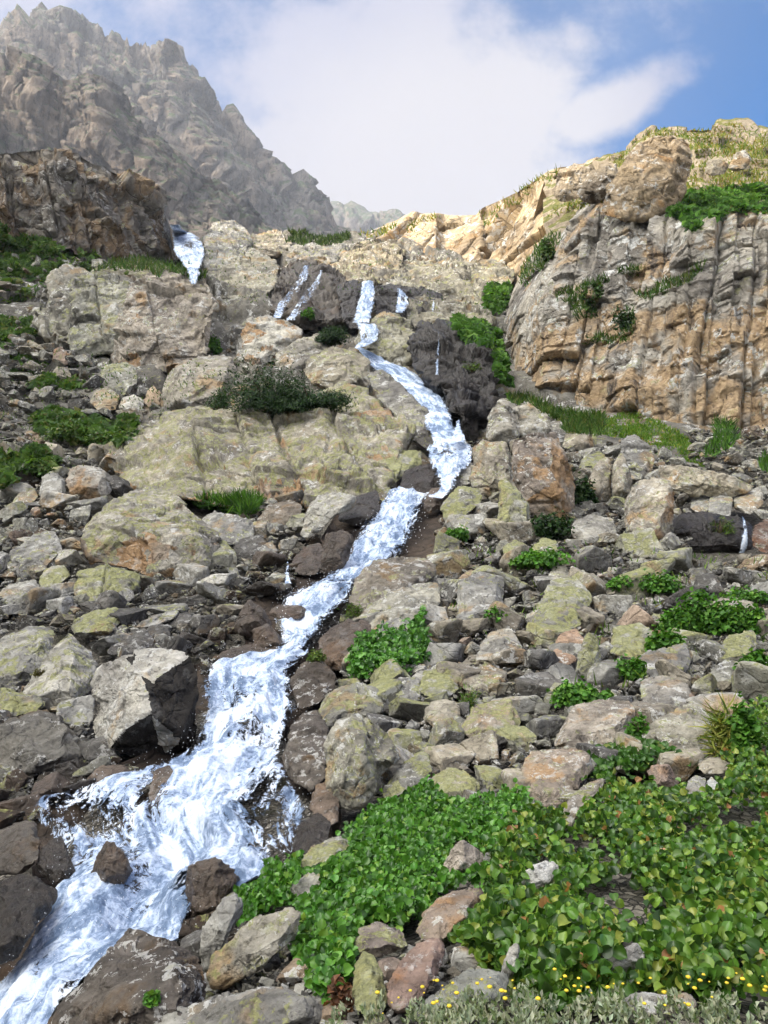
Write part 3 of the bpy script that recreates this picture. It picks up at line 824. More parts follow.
OC, BO, RK, SL = 'rock_outcrop', 'boulder', 'rock', 'rock_slab'
T_ = [
 # ---- upper falls
 (OC, 'grey ridge of rock on the right bank of the topmost fall', [(200, 275), (205, 240), (215, 223), (232, 219), (247, 230), (254, 243), (245, 258), (222, 275)], 'g', dict(k=.7, joints=.5, short='the ridge by the topmost fall')),
 (OC, 'pale rounded outcrop below the topmost fall, dark hollow in its face', [(203, 286), (210, 266), (228, 252), (250, 249), (268, 254), (282, 268), (277, 285), (266, 298), (250, 300), (232, 302), (212, 298)], 'p', dict(k=.8, joints=.4, tint=(1.15, 1.1, .95), short='the pale hollowed outcrop')),
 (OC, 'brown wet slab with thin veils of water running down it', [(268, 305), (276, 280), (286, 266), (300, 263), (322, 268), (336, 276), (350, 284), (358, 300), (356, 320), (348, 330), (330, 330), (300, 324), (280, 319)], 'w', dict(k=.8, wet=.7, rough=1.7, joints=.6, tint=(.8, .7, .6), short='the wet veil slab')),
 (OC, 'dark wet step between the straight white fall and the small falls', [(372, 286), (390, 284), (415, 288), (432, 294), (444, 300), (444, 316), (420, 318), (395, 320), (376, 322)], 'w', dict(k=.6, T=.5, joints=.5, tint=(.5, .46, .45))),
 (OC, 'dark wet step left of the straight white fall', [(338, 286), (352, 280), (364, 284), (362, 328), (350, 330), (342, 316)], 'w', dict(k=.6, T=.5, joints=.4, tint=(.6, .52, .48))),
 (OC, 'tan stepped slabs below the skyline, above the straight white fall', [(326, 284), (336, 262), (355, 246), (382, 241), (404, 246), (402, 272), (385, 284), (356, 286)], 't', dict(k=.85, joints=.8, tint=(1.05, .95, .78), short='the tan stepped slabs')),
 (OC, 'broad grey slab terrace below the golden ridge', [(388, 278), (400, 266), (440, 262), (490, 262), (518, 272), (514, 290), (500, 304), (480, 310), (440, 305), (400, 298)], 'g', dict(k=.85, joints=1.0, tint=(1.0, .97, .85), short='the slab terrace')),
 (OC, 'lower row of cracked blocks between terrace and falls', [(402, 312), (408, 296), (440, 300), (478, 306), (495, 312), (492, 334), (470, 338), (440, 328), (412, 328)], 'g', dict(k=.7, joints=1.0, tint=(.95, .9, .78))),
 (OC, 'small tan slabs at skyline left of the green mound', [(238, 252), (250, 236), (270, 232), (290, 233), (292, 246), (276, 256), (252, 256)], 't', dict(k=.85, joints=.5)),
 (OC, 'grey slabs under the green skyline mound', [(282, 262), (292, 246), (320, 243), (345, 240), (350, 252), (336, 264), (310, 268)], 'g', dict(k=.85, joints=.6)),
 (BO, 'rounded pale boulder beside the foot of the straight fall', [(355, 345), (362, 325), (378, 314), (398, 313), (412, 322), (418, 345), (409, 366), (392, 372), (368, 360)], 'p', dict(k=.4, T=.8, tint=(1.15, 1.12, .95), lich=.6, short='the pale round boulder')),
 (OC, 'black wet rock wall with moss right of the cascade', [(408, 345), (420, 322), (445, 325), (480, 338), (500, 365), (500, 388), (488, 405), (480, 440), (455, 440), (448, 400), (430, 376), (412, 366)], 'w', dict(k=.6, T=.7, joints=.9, rough=1.7, tint=(.5, .46, .44), wet=.93, short='the black wet wall')),
 (BO, 'white pyramid boulder with an orange stain', [(236, 362), (238, 340), (248, 320), (268, 316), (290, 322), (306, 330), (295, 345), (278, 360), (258, 368)], 'p', dict(k=.4, T=.7, lich=.2, facets=[(-.7, .1, .7, .55), (.75, .45, .5, .5)], rust=(-.3, -.6, .0, .55), short='the white pyramid boulder')),
 (BO, 'left one of two rounded boulders under a juniper cap', [(275, 378), (278, 354), (298, 340), (325, 334), (336, 350), (320, 368), (300, 380)], 'g', dict(k=.4, T=.8, tint=(1.15, 1.1, 1.0), short='the left capped boulder')),
 (BO, 'right one of two rounded boulders under a juniper cap', [(303, 374), (310, 356), (330, 346), (355, 348), (370, 361), (371, 382), (362, 396), (340, 396), (318, 388)], 't', dict(k=.35, T=.8, tint=(1.1, 1.02, .86), lich=.6, dD=-.5, short='the right capped boulder')),
 (BO, 'grey blunt boulder left of the juniper bush', [(160, 410), (165, 378), (178, 365), (200, 356), (218, 354), (232, 358), (238, 374), (228, 396), (210, 410), (185, 414)], 'g', dict(k=.3, T=.8, tint=(1.15, 1.08, .98), facets=[(0, .8, .6, .6), (.1, -.2, 1, .6)], short='the blunt grey boulder')),
 (OC, 'huge lichen-covered outcrop carrying a juniper bush', [(105, 470), (122, 440), (150, 415), (180, 406), (215, 404), (240, 398), (290, 400), (330, 392), (355, 394), (378, 400), (395, 410), (412, 428), (424, 446), (402, 456), (394, 474), (388, 500), (360, 512), (330, 512), (300, 506), (265, 506), (240, 508), (215, 506), (180, 498), (150, 492), (125, 482)], 'y', dict(k=.62, T=.5, joints=.8, rough=1.3, lich=.85, tint=(1.12, 1.06, .94), nf=4, facets=[(0, .6, .8, .62), (-.2, -.5, .85, .72), (.5, .1, .8, .7)], e=.6, rust=(0, -.4, -.8, .42), short='the juniper outcrop')),
 (OC, 'smooth grey slab between juniper outcrop and cascade', [(364, 372), (385, 370), (402, 385), (422, 405), (440, 428), (447, 446), (432, 453), (412, 440), (395, 415), (378, 400)], 'g', dict(k=.6, T=.5, tint=(.95, .93, .9))),
 # ---- left outcrop
 (OC, 'left shoulder of the broad left outcrop, leaning grey ribs', [(30, 318), (34, 300), (50, 275), (72, 268), (94, 275), (94, 310), (88, 345), (70, 352), (48, 340)], 'g', dict(k=.4, T=.6, joints=1.0, tint=(1.0, .97, .88), short='the leaning ribs')),
 (OC, 'middle blocks of the broad left outcrop, yellow stained', [(66, 350), (68, 300), (76, 278), (95, 272), (122, 278), (132, 300), (130, 330), (118, 350), (90, 360)], 'y', dict(k=.35, T=.6, joints=.9, lich=.7, short='the yellow stained blocks')),
 (OC, 'big bulging face of the left outcrop, white above and orange below', [(106, 372), (112, 340), (122, 310), (128, 286), (148, 270), (185, 268), (210, 275), (214, 300), (210, 340), (204, 366), (170, 374), (140, 372)], 'p', dict(k=.35, T=.6, joints=.7, tint=(1.15, 1.05, .95), facets=[(0, .55, .8, .68), (.1, -.45, .85, .72)], rust=(.1, -.4, -.8, .34), short='the bulging white and orange face')),
 (OC, 'low mossy ledge on top of the left outcrop', [(90, 275), (105, 262), (140, 264), (185, 270), (180, 280), (140, 284), (105, 282)], 't', dict(k=.8, T=.6, joints=.4, tint=(.95, .9, .7))),
 (BO, 'pinkish boulder at the foot of the left outcrop', [(52, 362), (54, 350), (62, 346), (70, 354), (68, 364), (60, 366)], 'r', {}),
 (BO, 'yellow-green block left of the blunt boulder', [(99, 385), (102, 368), (112, 363), (126, 362), (136, 366), (137, 385), (128, 396), (112, 394)], 'y', dict(lich=.9, short='the yellow-green block')),
 (BO, 'tan split block beneath the yellow-green block', [(90, 402), (95, 390), (108, 387), (120, 396), (116, 410), (98, 412)], 't', {}),
 (BO, 'orange triangular rock below the left outcrop', [(142, 402), (148, 390), (154, 385), (162, 395), (160, 405), (150, 408)], 'o', {}),
 (BO, 'pale flat boulder in the grass left of the juniper outcrop', [(118, 408), (122, 398), (134, 394), (144, 400), (143, 410), (130, 413)], 'p', {}),
 # ---- right middle crags
 (OC, 'tall upright crag with an orange flank, tallest right of the stream', [(508, 453), (512, 436), (533, 431), (559, 431), (565, 449), (573, 467), (577, 503), (568, 531), (551, 523), (535, 521), (522, 497), (511, 471)], 'o', dict(k=.15, T=.8, joints=.35, lich=.2, tint=(1.15, 1.0, .88), facets=[(-.25, .75, .6, .62), (-.2, -.1, .95, .6), (.8, 0, .55, .6)], rust=(.7, -.55, -.35, .32), short='the tall upright crag')),
 (OC, 'tan crag leaning left against the tall upright crag', [(472, 484), (473, 449), (481, 442), (504, 444), (511, 467), (522, 495), (498, 500), (478, 492)], 't', dict(k=.15, T=.8, joints=.4, short='the leaning tan crag')),
 (BO, 'yellow-lichened pillar in front of the tall crag', [(499, 480), (509, 480), (520, 492), (529, 504), (531, 529), (512, 538), (499, 541)], 'y', dict(k=.1, T=.9, short='the lichen pillar')),
 (BO, 'left half of the split tan block', [(588, 480), (598, 459), (611, 455), (611, 500), (600, 504), (589, 502)], 't', dict(k=.1, T=.9)),
 (BO, 'right half of the split tan block', [(612, 500), (614, 459), (622, 454), (628, 466), (633, 482), (627, 498), (618, 505)], 't', dict(k=.1, T=.9, short='the split tan block')),
 (BO, 'square cornered block left of the dark spring hollow', [(624, 510), (628, 498), (639, 479), (656, 477), (671, 480), (674, 506), (668, 545), (652, 548), (637, 543), (626, 530)], 't', dict(k=.15, T=.9, facets=[(-.1, .85, .5, .6), (-.3, 0, .95, .6), (.9, 0, .4, .7)], rust=(.2, -.6, -.6, .5), tint=(1.2, 1.12, 1.0), short='the square cornered block')),
 (SL, 'long flat slab bridging over the dark spring hollow', [(649, 466), (656, 463), (672, 465), (714, 472), (762, 487), (738, 497), (692, 496), (668, 487)], 't', dict(k=.1, T=.4, tint=(1.2, 1.1, .92), dD=-1.5, short='the bridging slab')),
 (BO, 'small blocky rock under the bridging slab, left', [(690, 508), (692, 497), (702, 494), (710, 498), (709, 511), (697, 513)], 'g', {}),
 (BO, 'grey block under the bridging slab, right', [(708, 514), (709, 498), (720, 495), (733, 497), (731, 516), (718, 520)], 'g', {}),
 (BO, 'angular pale block at the right end of the bridging slab', [(733, 508), (734, 497), (750, 490), (764, 491), (763, 505), (750, 515)], 'p', dict(tint=(1.2, 1.15, 1.05))),
 (BO, 'red-brown block at the right edge beside the spring trickle', [(752, 548), (753, 526), (764, 520), (790, 520), (792, 550), (768, 554)], 'r', dict(tint=(.75, .5, .4), wet=.3, short='the red-brown block')),
 (OC, 'dark wet wall of the spring hollow', [(668, 535), (675, 515), (700, 512), (735, 515), (752, 525), (754, 550), (720, 560), (690, 560), (674, 556)], 'w', dict(k=.1, dD=2.6, tint=(.3, .24, .22), short='the spring hollow wall')),
 (OC, 'stacked grey rock tower behind the split tan block', [(618, 466), (620, 440), (632, 434), (648, 444), (656, 462), (650, 478), (632, 480)], 'g', dict(k=.3, joints=.5)),
 (OC, 'pale standing rock right of the black wet wall', [(486, 446), (488, 415), (497, 398), (510, 398), (519, 410), (521, 432), (508, 446)], 'p', dict(k=.2, T=.9, joints=.4, tint=(1.15, 1.1, 1.0), short='the pale standing rock')),
 (OC, 'pale broken rock behind the tall crag', [(514, 438), (516, 408), (535, 401), (549, 410), (554, 432), (535, 440)], 'p', dict(k=.3, T=.9, joints=.5, tint=(1.1, 1.06, .95))),
 (BO, 'rounded grey boulder topping the pale standing rock', [(489, 393), (491, 382), (499, 377), (509, 381), (510, 392), (500, 396)], 'g', {}),
 (BO, 'tan block right behind the tall crag', [(562, 448), (566, 430), (580, 424), (592, 432), (594, 448), (580, 454)], 't', dict(k=.2)),
 (BO, 'round boulder on the ledge left of the grass slope', [(577, 444), (580, 434), (590, 431), (597, 437), (596, 446), (586, 449)], 'y', {}),
 (BO, 'white-topped wet ledge right of the tall crag', [(570, 532), (574, 520), (590, 515), (612, 518), (618, 532), (600, 542), (578, 544)], 'p', dict(wet=.15)),
 (BO, 'tan rock beside the square block, left', [(600, 470), (606, 455), (596, 450), (584, 456), (578, 470), (586, 480)], 'y', dict(dD=1.0)),
 # ---- left boulders
 (BO, 'huge slanted boulder with a rusty overhanging front', [(77, 547), (82, 530), (105, 508), (130, 490), (155, 485), (176, 496), (193, 511), (208, 522), (221, 536), (221, 553), (206, 571), (172, 583), (145, 577), (120, 569), (90, 563)], 'g', dict(k=.3, T=.85, lich=.85, facets=[(.25, .75, .6, .5), (-.35, -.5, .8, .5), (.7, -.25, .65, .62)], nf=4, e=.6, tint=(1.1, 1.06, .98), rust=(-.3, -.4, -.75, .30), short='the huge slanted boulder')),
 (BO, 'two-tone boulder, orange left and white right', [(65, 482), (69, 469), (82, 464), (99, 467), (115, 479), (113, 493), (90, 502), (73, 499)], 'o', dict(k=.2, T=.9, tint=(1.2, 1.15, 1.08), rust=(-.75, -.3, -.5, .1), short='the two-tone boulder')),
 (BO, 'grey blocky boulder left of the two-tone boulder', [(39, 496), (42, 477), (52, 471), (65, 479), (66, 499), (52, 503)], 'g', {}),
 (BO, None, [(9, 508), (18, 493), (34, 489), (39, 496), (29, 508), (16, 513)], 't', {}),
 (BO, 'large flat-topped boulder low at the left, lichen on its tip', [(3, 567), (12, 550), (34, 534), (57, 531), (62, 550), (46, 567), (16, 576)], 'g', dict(short='the flat-topped left boulder')),
 (BO, None, [(38, 581), (46, 568), (64, 564), (71, 575), (54, 589), (42, 590)], 'y', {}),
 (SL, 'broad tilted slab at the left edge', [(-14, 608), (0, 592), (8, 584), (36, 579), (43, 592), (22, 604), (0, 612)], 'g', {}),
 (OC, 'bedded yellow-lichened rock below the huge slanted boulder', [(72, 592), (78, 574), (104, 567), (139, 574), (136, 590), (112, 596), (86, 604)], 'y', dict(k=.5, joints=.4, short='the bedded yellow rock')),
 (BO, 'lichened block beneath the bedded yellow rock', [(68, 628), (83, 614), (120, 606), (121, 622), (109, 634), (82, 640)], 'y', dict(T=.9)),
 (BO, 'large rounded grey boulder at the left edge', [(-25, 680), (-6, 645), (26, 625), (55, 627), (58, 639), (47, 665), (18, 692), (-5, 692)], 'g', dict(T=.8, lich=.7, short='the left edge boulder')),
 (BO, 'pale prism-shaped boulder with a sharp ridge', [(18, 692), (47, 659), (67, 629), (76, 635), (97, 664), (91, 691), (70, 708), (54, 711), (34, 709)], 'p', dict(T=.95, facets=[(-.6, .35, .7, .5), (.85, .0, .5, .45)], nf=3, lich=.75, dD=-.2, short='the pale prism boulder')),
 (SL, 'thin pale slab under the prism boulder', [(-15, 712), (2, 688), (16, 692), (40, 698), (52, 703), (34, 714), (8, 718)], 'y', dict(dD=-.4)),
 (BO, 'smooth dark grey triangular boulder above the left falls', [(-20, 745), (0, 725), (16, 715), (50, 707), (70, 729), (97, 753), (92, 772), (50, 780), (0, 780)], 'd', dict(T=.8, tint=(.62, .6, .57), wet=.15, lich=.02, nf=4, facets=[(-.1, .35, .9, .55)], short='the dark triangular boulder')),
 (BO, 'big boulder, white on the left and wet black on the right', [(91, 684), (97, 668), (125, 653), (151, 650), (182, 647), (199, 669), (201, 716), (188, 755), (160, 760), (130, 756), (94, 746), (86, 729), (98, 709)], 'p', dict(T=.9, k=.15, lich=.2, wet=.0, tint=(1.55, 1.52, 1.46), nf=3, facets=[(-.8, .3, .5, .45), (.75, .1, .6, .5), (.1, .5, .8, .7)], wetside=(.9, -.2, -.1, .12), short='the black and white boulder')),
 (SL, None, [(103, 657), (115, 636), (146, 629), (157, 646), (132, 653)], 'd', {}),
 (SL, None, [(124, 632), (154, 617), (177, 608), (181, 616), (150, 628)], 'g', {}),
 (SL, None, [(143, 633), (150, 625), (172, 624), (170, 636), (150, 640)], 'd', {}),
 (SL, None, [(168, 626), (178, 614), (190, 612), (194, 620), (180, 628)], 'd', {}),
 (BO, 'brown pointed rock on the left bank, wet', [(232, 629), (240, 612), (249, 598), (262, 610), (273, 624), (252, 638)], 'b', dict(k=.1, T=.9, short='the brown pointed rock')),
 (BO, 'brown blocky rock jutting into the stream bend', [(252, 630), (268, 622), (277, 632), (284, 645), (272, 656), (256, 652)], 'b', dict(k=.1, T=.9)),
 (BO, 'long wet brown rock at the lip of the left bank', [(217, 662), (219, 652), (245, 645), (268, 641), (283, 648), (271, 663), (236, 668)], 'b', dict(T=.8, wet=.8)),
 (RK, 'flat brown rock islet in the main stream', [(265, 612), (279, 605), (296, 605), (308, 609), (302, 619), (284, 621)], 'b', dict(T=.7, dD=-.5, wet=.5, short='the flat islet')),
 (BO, 'dark brown boulder left of the stream top', [(291, 562), (301, 548), (321, 542), (327, 561), (315, 575), (297, 575)], 'b', {}),
 (BO, 'tall brown wet rock beside the upper main stream', [(320, 573), (325, 535), (340, 528), (354, 535), (350, 558), (335, 576)], 'b', dict(k=.1)),
 (SL, 'white-topped slab overhanging the stream, black below', [(299, 542), (305, 516), (319, 495), (340, 492), (358, 494), (360, 503), (334, 516), (316, 536)], 'p', dict(T=.8, k=.2, facets=[(-.1, .8, .6, .5)], short='the white-topped slab')),
 (BO, 'black wet rock under the white-topped slab', [(336, 520), (346, 503), (362, 494), (378, 490), (380, 508), (360, 528)], 'w', {}),
 (BO, None, [(257, 520), (270, 504), (290, 500), (303, 505), (300, 518), (285, 526), (265, 528)], 'd', dict(tint=(.8, .7, .6))),
 (SL, 'split grey slab right of the huge slanted boulder', [(198, 520), (215, 511), (255, 521), (252, 540), (236, 550), (220, 544)], 'g', {}),
 (BO, 'dark purple-grey rock beside the huge slanted boulder', [(228, 558), (240, 539), (262, 534), (270, 548), (252, 562)], 'd', {}),
 (BO, None, [(255, 562), (262, 545), (272, 540), (278, 552), (270, 564)], 'g', {}),
 (BO, 'tan block at the right end of the juniper outcrop', [(382, 460), (392, 451), (421, 450), (423, 465), (402, 476), (395, 487)], 'y', dict(short='the tan end block')),
 (BO, 'white wet rock in the pool below the cascade', [(448, 470), (456, 463), (474, 462), (471, 483), (452, 490)], 'p', dict(wet=.05)),
 (BO, 'grey lichened rock right of the pool outlet', [(440, 508), (450, 494), (462, 485), (481, 490), (482, 501), (458, 524), (444, 522)], 'y', {}),
 (BO, 'rusty wet rock below the pool outlet', [(422, 508), (431, 488), (449, 487), (444, 506), (430, 514)], 'b', dict(wet=.6)),
 (BO, 'dark wet rock under the tan end block', [(400, 490), (404, 470), (430, 463), (444, 470), (446, 488), (425, 495)], 'w', dict(tint=(.8, .6, .5))),
 # ---- right bank
 (BO, 'long grey boulder beside the right bank of the stream', [(348, 602), (355, 580), (375, 561), (402, 556), (430, 559), (440, 572), (415, 590), (395, 607), (365, 616)], 'g', dict(T=.7, tint=(.72, .66, .6), wet=.12, short='the long bank boulder')),
 (SL, 'pale sloping slab above the lush plants', [(364, 625), (368, 606), (390, 592), (414, 585), (442, 580), (440, 604), (416, 624), (390, 636), (374, 640)], 'p', dict(T=.6, tint=(1.12, 1.1, 1.0), short='the pale sloping slab')),
 (BO, 'dark brown mossy rock on the right bank', [(316, 642), (330, 628), (347, 620), (370, 622), (375, 650), (347, 672), (322, 664)], 'b', dict(wet=.6, short='the mossy brown rock')),
 (BO, 'brown wet rock with a white lichen patch at the stream', [(289, 682), (300, 664), (316, 655), (334, 674), (337, 689), (318, 704), (300, 710)], 'b', dict(wet=.12, tint=(.42, .36, .32), short='the white-patched wet rock')),
 (OC, 'large pale crag with yellow lichen on the right bank', [(327, 748), (338, 722), (366, 710), (392, 735), (403, 757), (384, 780), (362, 809), (340, 811), (328, 788)], 'y', dict(T=.9, k=.15, lich=.65, tint=(1.25, 1.22, 1.08), joints=.12, nf=3, facets=[(-.55, .2, .8, .55), (.7, .2, .6, .5), (0, .8, .5, .7)], short='the large pale crag')),
 (BO, 'rounded grey hump behind the large pale crag', [(315, 722), (324, 695), (340, 687), (360, 683), (381, 691), (384, 712), (366, 716), (340, 726), (322, 734)], 'y', dict(T=.8, lich=.7, short='the rounded hump')),
 (BO, 'wet dark foot of the crag with white patches, at the water', [(282, 758), (290, 726), (306, 712), (320, 708), (330, 738), (333, 772), (311, 790), (288, 780)], 'b', dict(wet=.1, tint=(.48, .43, .40), short='the wet crag foot')),
 (BO, 'brown rock at the waterline below the large crag', [(310, 808), (316, 785), (330, 780), (340, 800), (338, 822), (320, 830)], 'b', dict(wet=.35)),
 (BO, 'split block with a dark right face', [(422, 718), (431, 702), (446, 698), (460, 704), (458, 730), (440, 734)], 't', dict(T=.95, facets=[(.85, 0, .5, .45), (-.4, .2, .9, .5)], nf=2, tint=(1.15, 1.08, .95))),
 (BO, 'grey upright block above the rounded hump', [(391, 692), (398, 677), (420, 678), (420, 700), (403, 707)], 'g', {}),
 (BO, 'flat tan rock among the lush plants', [(364, 675), (384, 664), (398, 668), (396, 678), (374, 682)], 't', {}),
 (SL, 'yellow-lichened slab sloping to the leaf carpet', [(377, 800), (390, 780), (404, 762), (426, 748), (433, 770), (416, 788), (395, 800)], 'y', dict(T=.6, short='the lichen slab')),
 (BO, 'cream boulder at the top of the leaf carpet', [(429, 778), (450, 767), (466, 772), (482, 786), (470, 802), (444, 799)], 'y', dict(tint=(1.2, 1.15, 1.0), short='the cream boulder')),
 (BO, 'yellow-spotted pinkish boulder left of the flat slab', [(460, 730), (474, 705), (509, 697), (522, 720), (515, 743), (479, 748)], 't', dict(lich=1.1, T=.8, tint=(1.2, 1.05, .9), short='the yellow-spotted boulder')),
 (SL, 'broad flat pinkish grey slab in the right scree', [(548, 747), (574, 705), (600, 699), (630, 701), (640, 711), (616, 747), (576, 755)], 't', dict(T=.7, lich=.3, tint=(1.2, 1.08, .95), facets=[(0, .8, .6, .5)], nf=3, short='the flat pinkish slab')),
 (SL, 'long pale slab beside the grass tuft', [(630, 740), (660, 716), (694, 699), (720, 724), (724, 757), (700, 764), (664, 748)], 'p', dict(T=.6, tint=(1.2, 1.15, 1.0), lich=.4, short='the long pale slab')),
 (BO, 'large pink-tan boulder above the leaf carpet', [(520, 764), (534, 750), (560, 748), (590, 750), (592, 768), (576, 790), (560, 812), (530, 804)], 't', dict(T=.8, lich=.5, tint=(1.2, 1.03, .88), short='the pink-tan boulder')),
 (BO, 'rectangular block with lichen, right scree', [(640, 684), (642, 678), (664, 676), (686, 681), (696, 706), (664, 714), (643, 707)], 'g', dict(T=.8, tint=(1.0, .96, .92))),
 (BO, 'rounded yellow-green boulder right of the shrubs', [(717, 650), (728, 636), (754, 629), (758, 648), (730, 664)], 'y', dict(lich=1.2)),
 (BO, 'pale round boulder beneath the yellow-green boulder', [(709, 682), (712, 668), (726, 660), (742, 662), (746, 676), (730, 688)], 'y', dict(lich=.6)),
 (BO, None, [(423, 722), (438, 708), (454, 701), (462, 721), (449, 734)], 't', dict(dD=.4)),
 (BO, 'square lichened block left of the tilted slab', [(418, 692), (424, 671), (454, 666), (460, 690), (440, 702)], 'y', {}),
 (SL, 'tilted tan slab with a shadowed underside', [(456, 684), (472, 672), (489, 664), (507, 671), (505, 687), (474, 694)], 't', dict(T=.7)),
 (SL, 'big sunlit lichen slab, largest of the upper right scree', [(531, 630), (536, 609), (551, 580), (575, 575), (594, 596), (581, 626), (560, 634), (546, 634)], 'y', dict(T=.7, lich=1.0, facets=[(-.1, .6, .75, .5)], nf=3, short='the big lichen slab')),
 (BO, 'orange-brown oval rock under the big lichen slab', [(550, 657), (559, 635), (575, 628), (586, 640), (576, 662), (562, 668)], 'o', dict(T=.8, tint=(1.15, .82, .62), short='the orange oval rock')),
 (SL, 'upright pointed slab with yellow lichen', [(574, 672), (580, 650), (588, 631), (596, 634), (600, 655), (605, 680), (588, 682)], 'y', dict(T=.5, k=.05)),
 (BO, 'large grey block upper left in the right scree', [(456, 622), (458, 580), (482, 571), (505, 577), (503, 606), (490, 621), (473, 626)], 'g', dict(T=.8, short='the large grey block')),
 (BO, 'white-faced boulder below the large grey block', [(472, 660), (489, 632), (512, 628), (524, 648), (514, 661)], 'p', dict(T=.7, short='the white-faced boulder')),
 (BO, 'bright yellow lichened rock under the tall crag', [(524, 556), (543, 537), (556, 541), (562, 556), (546, 562)], 'y', dict(lich=1.7, short='the bright yellow rock')),
 (BO, None, [(502, 547), (515, 540), (529, 545), (522, 558), (505, 559)], 'y', {}),
 (SL, 'long thin slab left of the tilted slab', [(452, 672), (470, 656), (492, 652), (506, 662), (480, 674), (460, 680)], 't', dict(dD=.6)),
 (BO, 'pale rock pair behind the big lichen slab', [(545, 585), (553, 566), (566, 566), (572, 582), (560, 596)], 'p', dict(tint=(1.2, 1.15, 1.0), dD=.8)),
 (BO, 'broad rock left of the shrubs in mid scree', [(606, 655), (614, 628), (640, 622), (656, 634), (652, 656), (630, 664)], 'y', dict(T=.6)),
 (BO, 'cracked grey outcrop over the dark gap', [(628, 680), (640, 655), (664, 648), (688, 640), (690, 668), (676, 684), (648, 684)], 'g', dict(T=.7, joints=.1)),
 # ---- lower left, in and by the white water
 (BO, 'upright black-brown boulder standing in the foam', [(184, 922), (187, 867), (200, 859), (215, 857), (238, 872), (243, 880), (233, 897), (202, 927)], 'b', dict(T=.9, k=.05, wet=.75, dD=.4, facets=[(-.45, .1, .85, .5), (.8, .2, .5, .5), (0, .9, .4, .75)], nf=2, short='the upright black boulder')),
 (BO, 'wedge-shaped brown boulder splitting the left falls', [(90, 874), (98, 856), (108, 838), (122, 852), (134, 873), (116, 890)], 'b', dict(T=.9, k=.05, wet=.75, dD=-.5, short='the wedge boulder')),
 (RK, 'brown rock showing through the foam below the white boulder', [(148, 800), (154, 770), (172, 764), (176, 798), (162, 806)], 'b', dict(dD=-.2, wet=.5, T=.6)),
 (RK, 'brown rock in the left arm of the falls', [(80, 796), (88, 780), (100, 765), (120, 764), (134, 770), (122, 786), (104, 796)], 'b', dict(T=.7, wet=.5)),
 (BO, 'wet dark boulder at the left edge with grey sheen', [(-12, 872), (-4, 832), (20, 822), (38, 820), (40, 858), (20, 874)], 'w', dict(T=.9, dD=-.8, tint=(.9, .8, .7), wet=.75)),
 (BO, 'black boulder at the left edge beside the foam', [(-25, 950), (-15, 890), (20, 874), (60, 886), (58, 905), (36, 925), (16, 958), (-8, 970)], 'w', dict(T=.9, dD=-.9, tint=(.5, .4, .3), short='the left black boulder')),
 (BO, 'small black boulder behind the wedge boulder', [(36, 868), (42, 846), (60, 838), (70, 852), (76, 874), (56, 886)], 'w', dict(dD=-.5, tint=(.6, .5, .4))),
 (RK, 'dark rock showing in the foam beside the right bank', [(228, 875), (236, 850), (250, 842), (268, 856), (262, 880), (244, 890)], 'b', dict(wet=.7, dD=.2, T=.6)),
 (RK, 'dark wet rock at the foot of the right crag', [(292, 850), (298, 826), (318, 812), (332, 822), (326, 845), (308, 856)], 'w', {}),
 (OC, 'broad black rock with white patches at the bottom left', [(42, 1032), (62, 998), (84, 984), (100, 960), (118, 940), (134, 926), (152, 934), (172, 940), (192, 955), (208, 966), (208, 998), (180, 1020), (140, 1050), (60, 1060)], 'b', dict(T=.7, k=.3, wet=.08, tint=(.45, .40, .37), lich=.1, dD=-.5, joints=.08, short='the black and white bottom rock')),
 (SL, 'slim white speckled slab next to the upright black boulder', [(200, 956), (206, 922), (222, 900), (236, 893), (244, 908), (228, 934), (214, 962), (206, 970)], 'p', dict(T=.7, k=.1, lich=.1, tint=(1.2, 1.2, 1.18), short='the slim white slab')),
 (SL, 'long slab with yellow lichen edge pointing up right', [(208, 976), (214, 956), (234, 936), (256, 919), (276, 910), (291, 904), (304, 915), (296, 937), (280, 952), (260, 968), (222, 990), (212, 988)], 'y', dict(T=.6, k=.2, lich=.65, tint=(1.2, 1.15, 1.02), facets=[(-.4, .6, .7, .42), (.5, -.5, .7, .6)], nf=2, short='the long pointed slab')),
 (SL, 'grey and white slab along the bottom edge', [(150, 1050), (160, 1018), (190, 1006), (230, 995), (256, 988), (282, 987), (312, 998), (330, 1012), (340, 1050), (240, 1060)], 'p', dict(T=.8, k=.2, tint=(1.05, 1.04, 1.0), lich=.4, short='the bottom edge slab')),
 (SL, 'yellow-lichened slab at the upper tip of the small-leaved carpet', [(298, 862), (312, 848), (330, 838), (346, 834), (352, 850), (330, 862), (308, 874)], 'y', dict(T=.6)),
 (BO, 'small white pointed rock in the leaves, beside the slab', [(284, 896), (290, 886), (300, 879), (310, 872), (322, 874), (318, 890), (300, 902)], 'p', {}),
 # ---- foreground right
 (BO, 'pinkish grey peaked rock standing in the leaf carpet', [(440, 874), (448, 856), (454, 844), (463, 840), (474, 846), (484, 854), (484, 868), (462, 872)], 't', dict(dD=-.14, T=.9, k=.05, facets=[(-.7, .1, .6, .4), (.6, .2, .7, .5)], nf=2, tint=(1.2, 1.08, 1.0), lich=.1, short='the peaked rock')),
 (RK, 'small grey stone right of the peaked rock', [(480, 864), (484, 853), (494, 851), (501, 856), (498, 864), (488, 868)], 'g', {}),
 (BO, 'tan boulder with lichen among the leaves, bottom middle', [(414, 934), (424, 914), (436, 901), (452, 893), (470, 888), (488, 892), (480, 908), (456, 925), (440, 944), (424, 942)], 't', dict(dD=-.14, T=.7, lich=.5, tint=(1.25, 1.02, .86), short='the tan foreground boulder')),
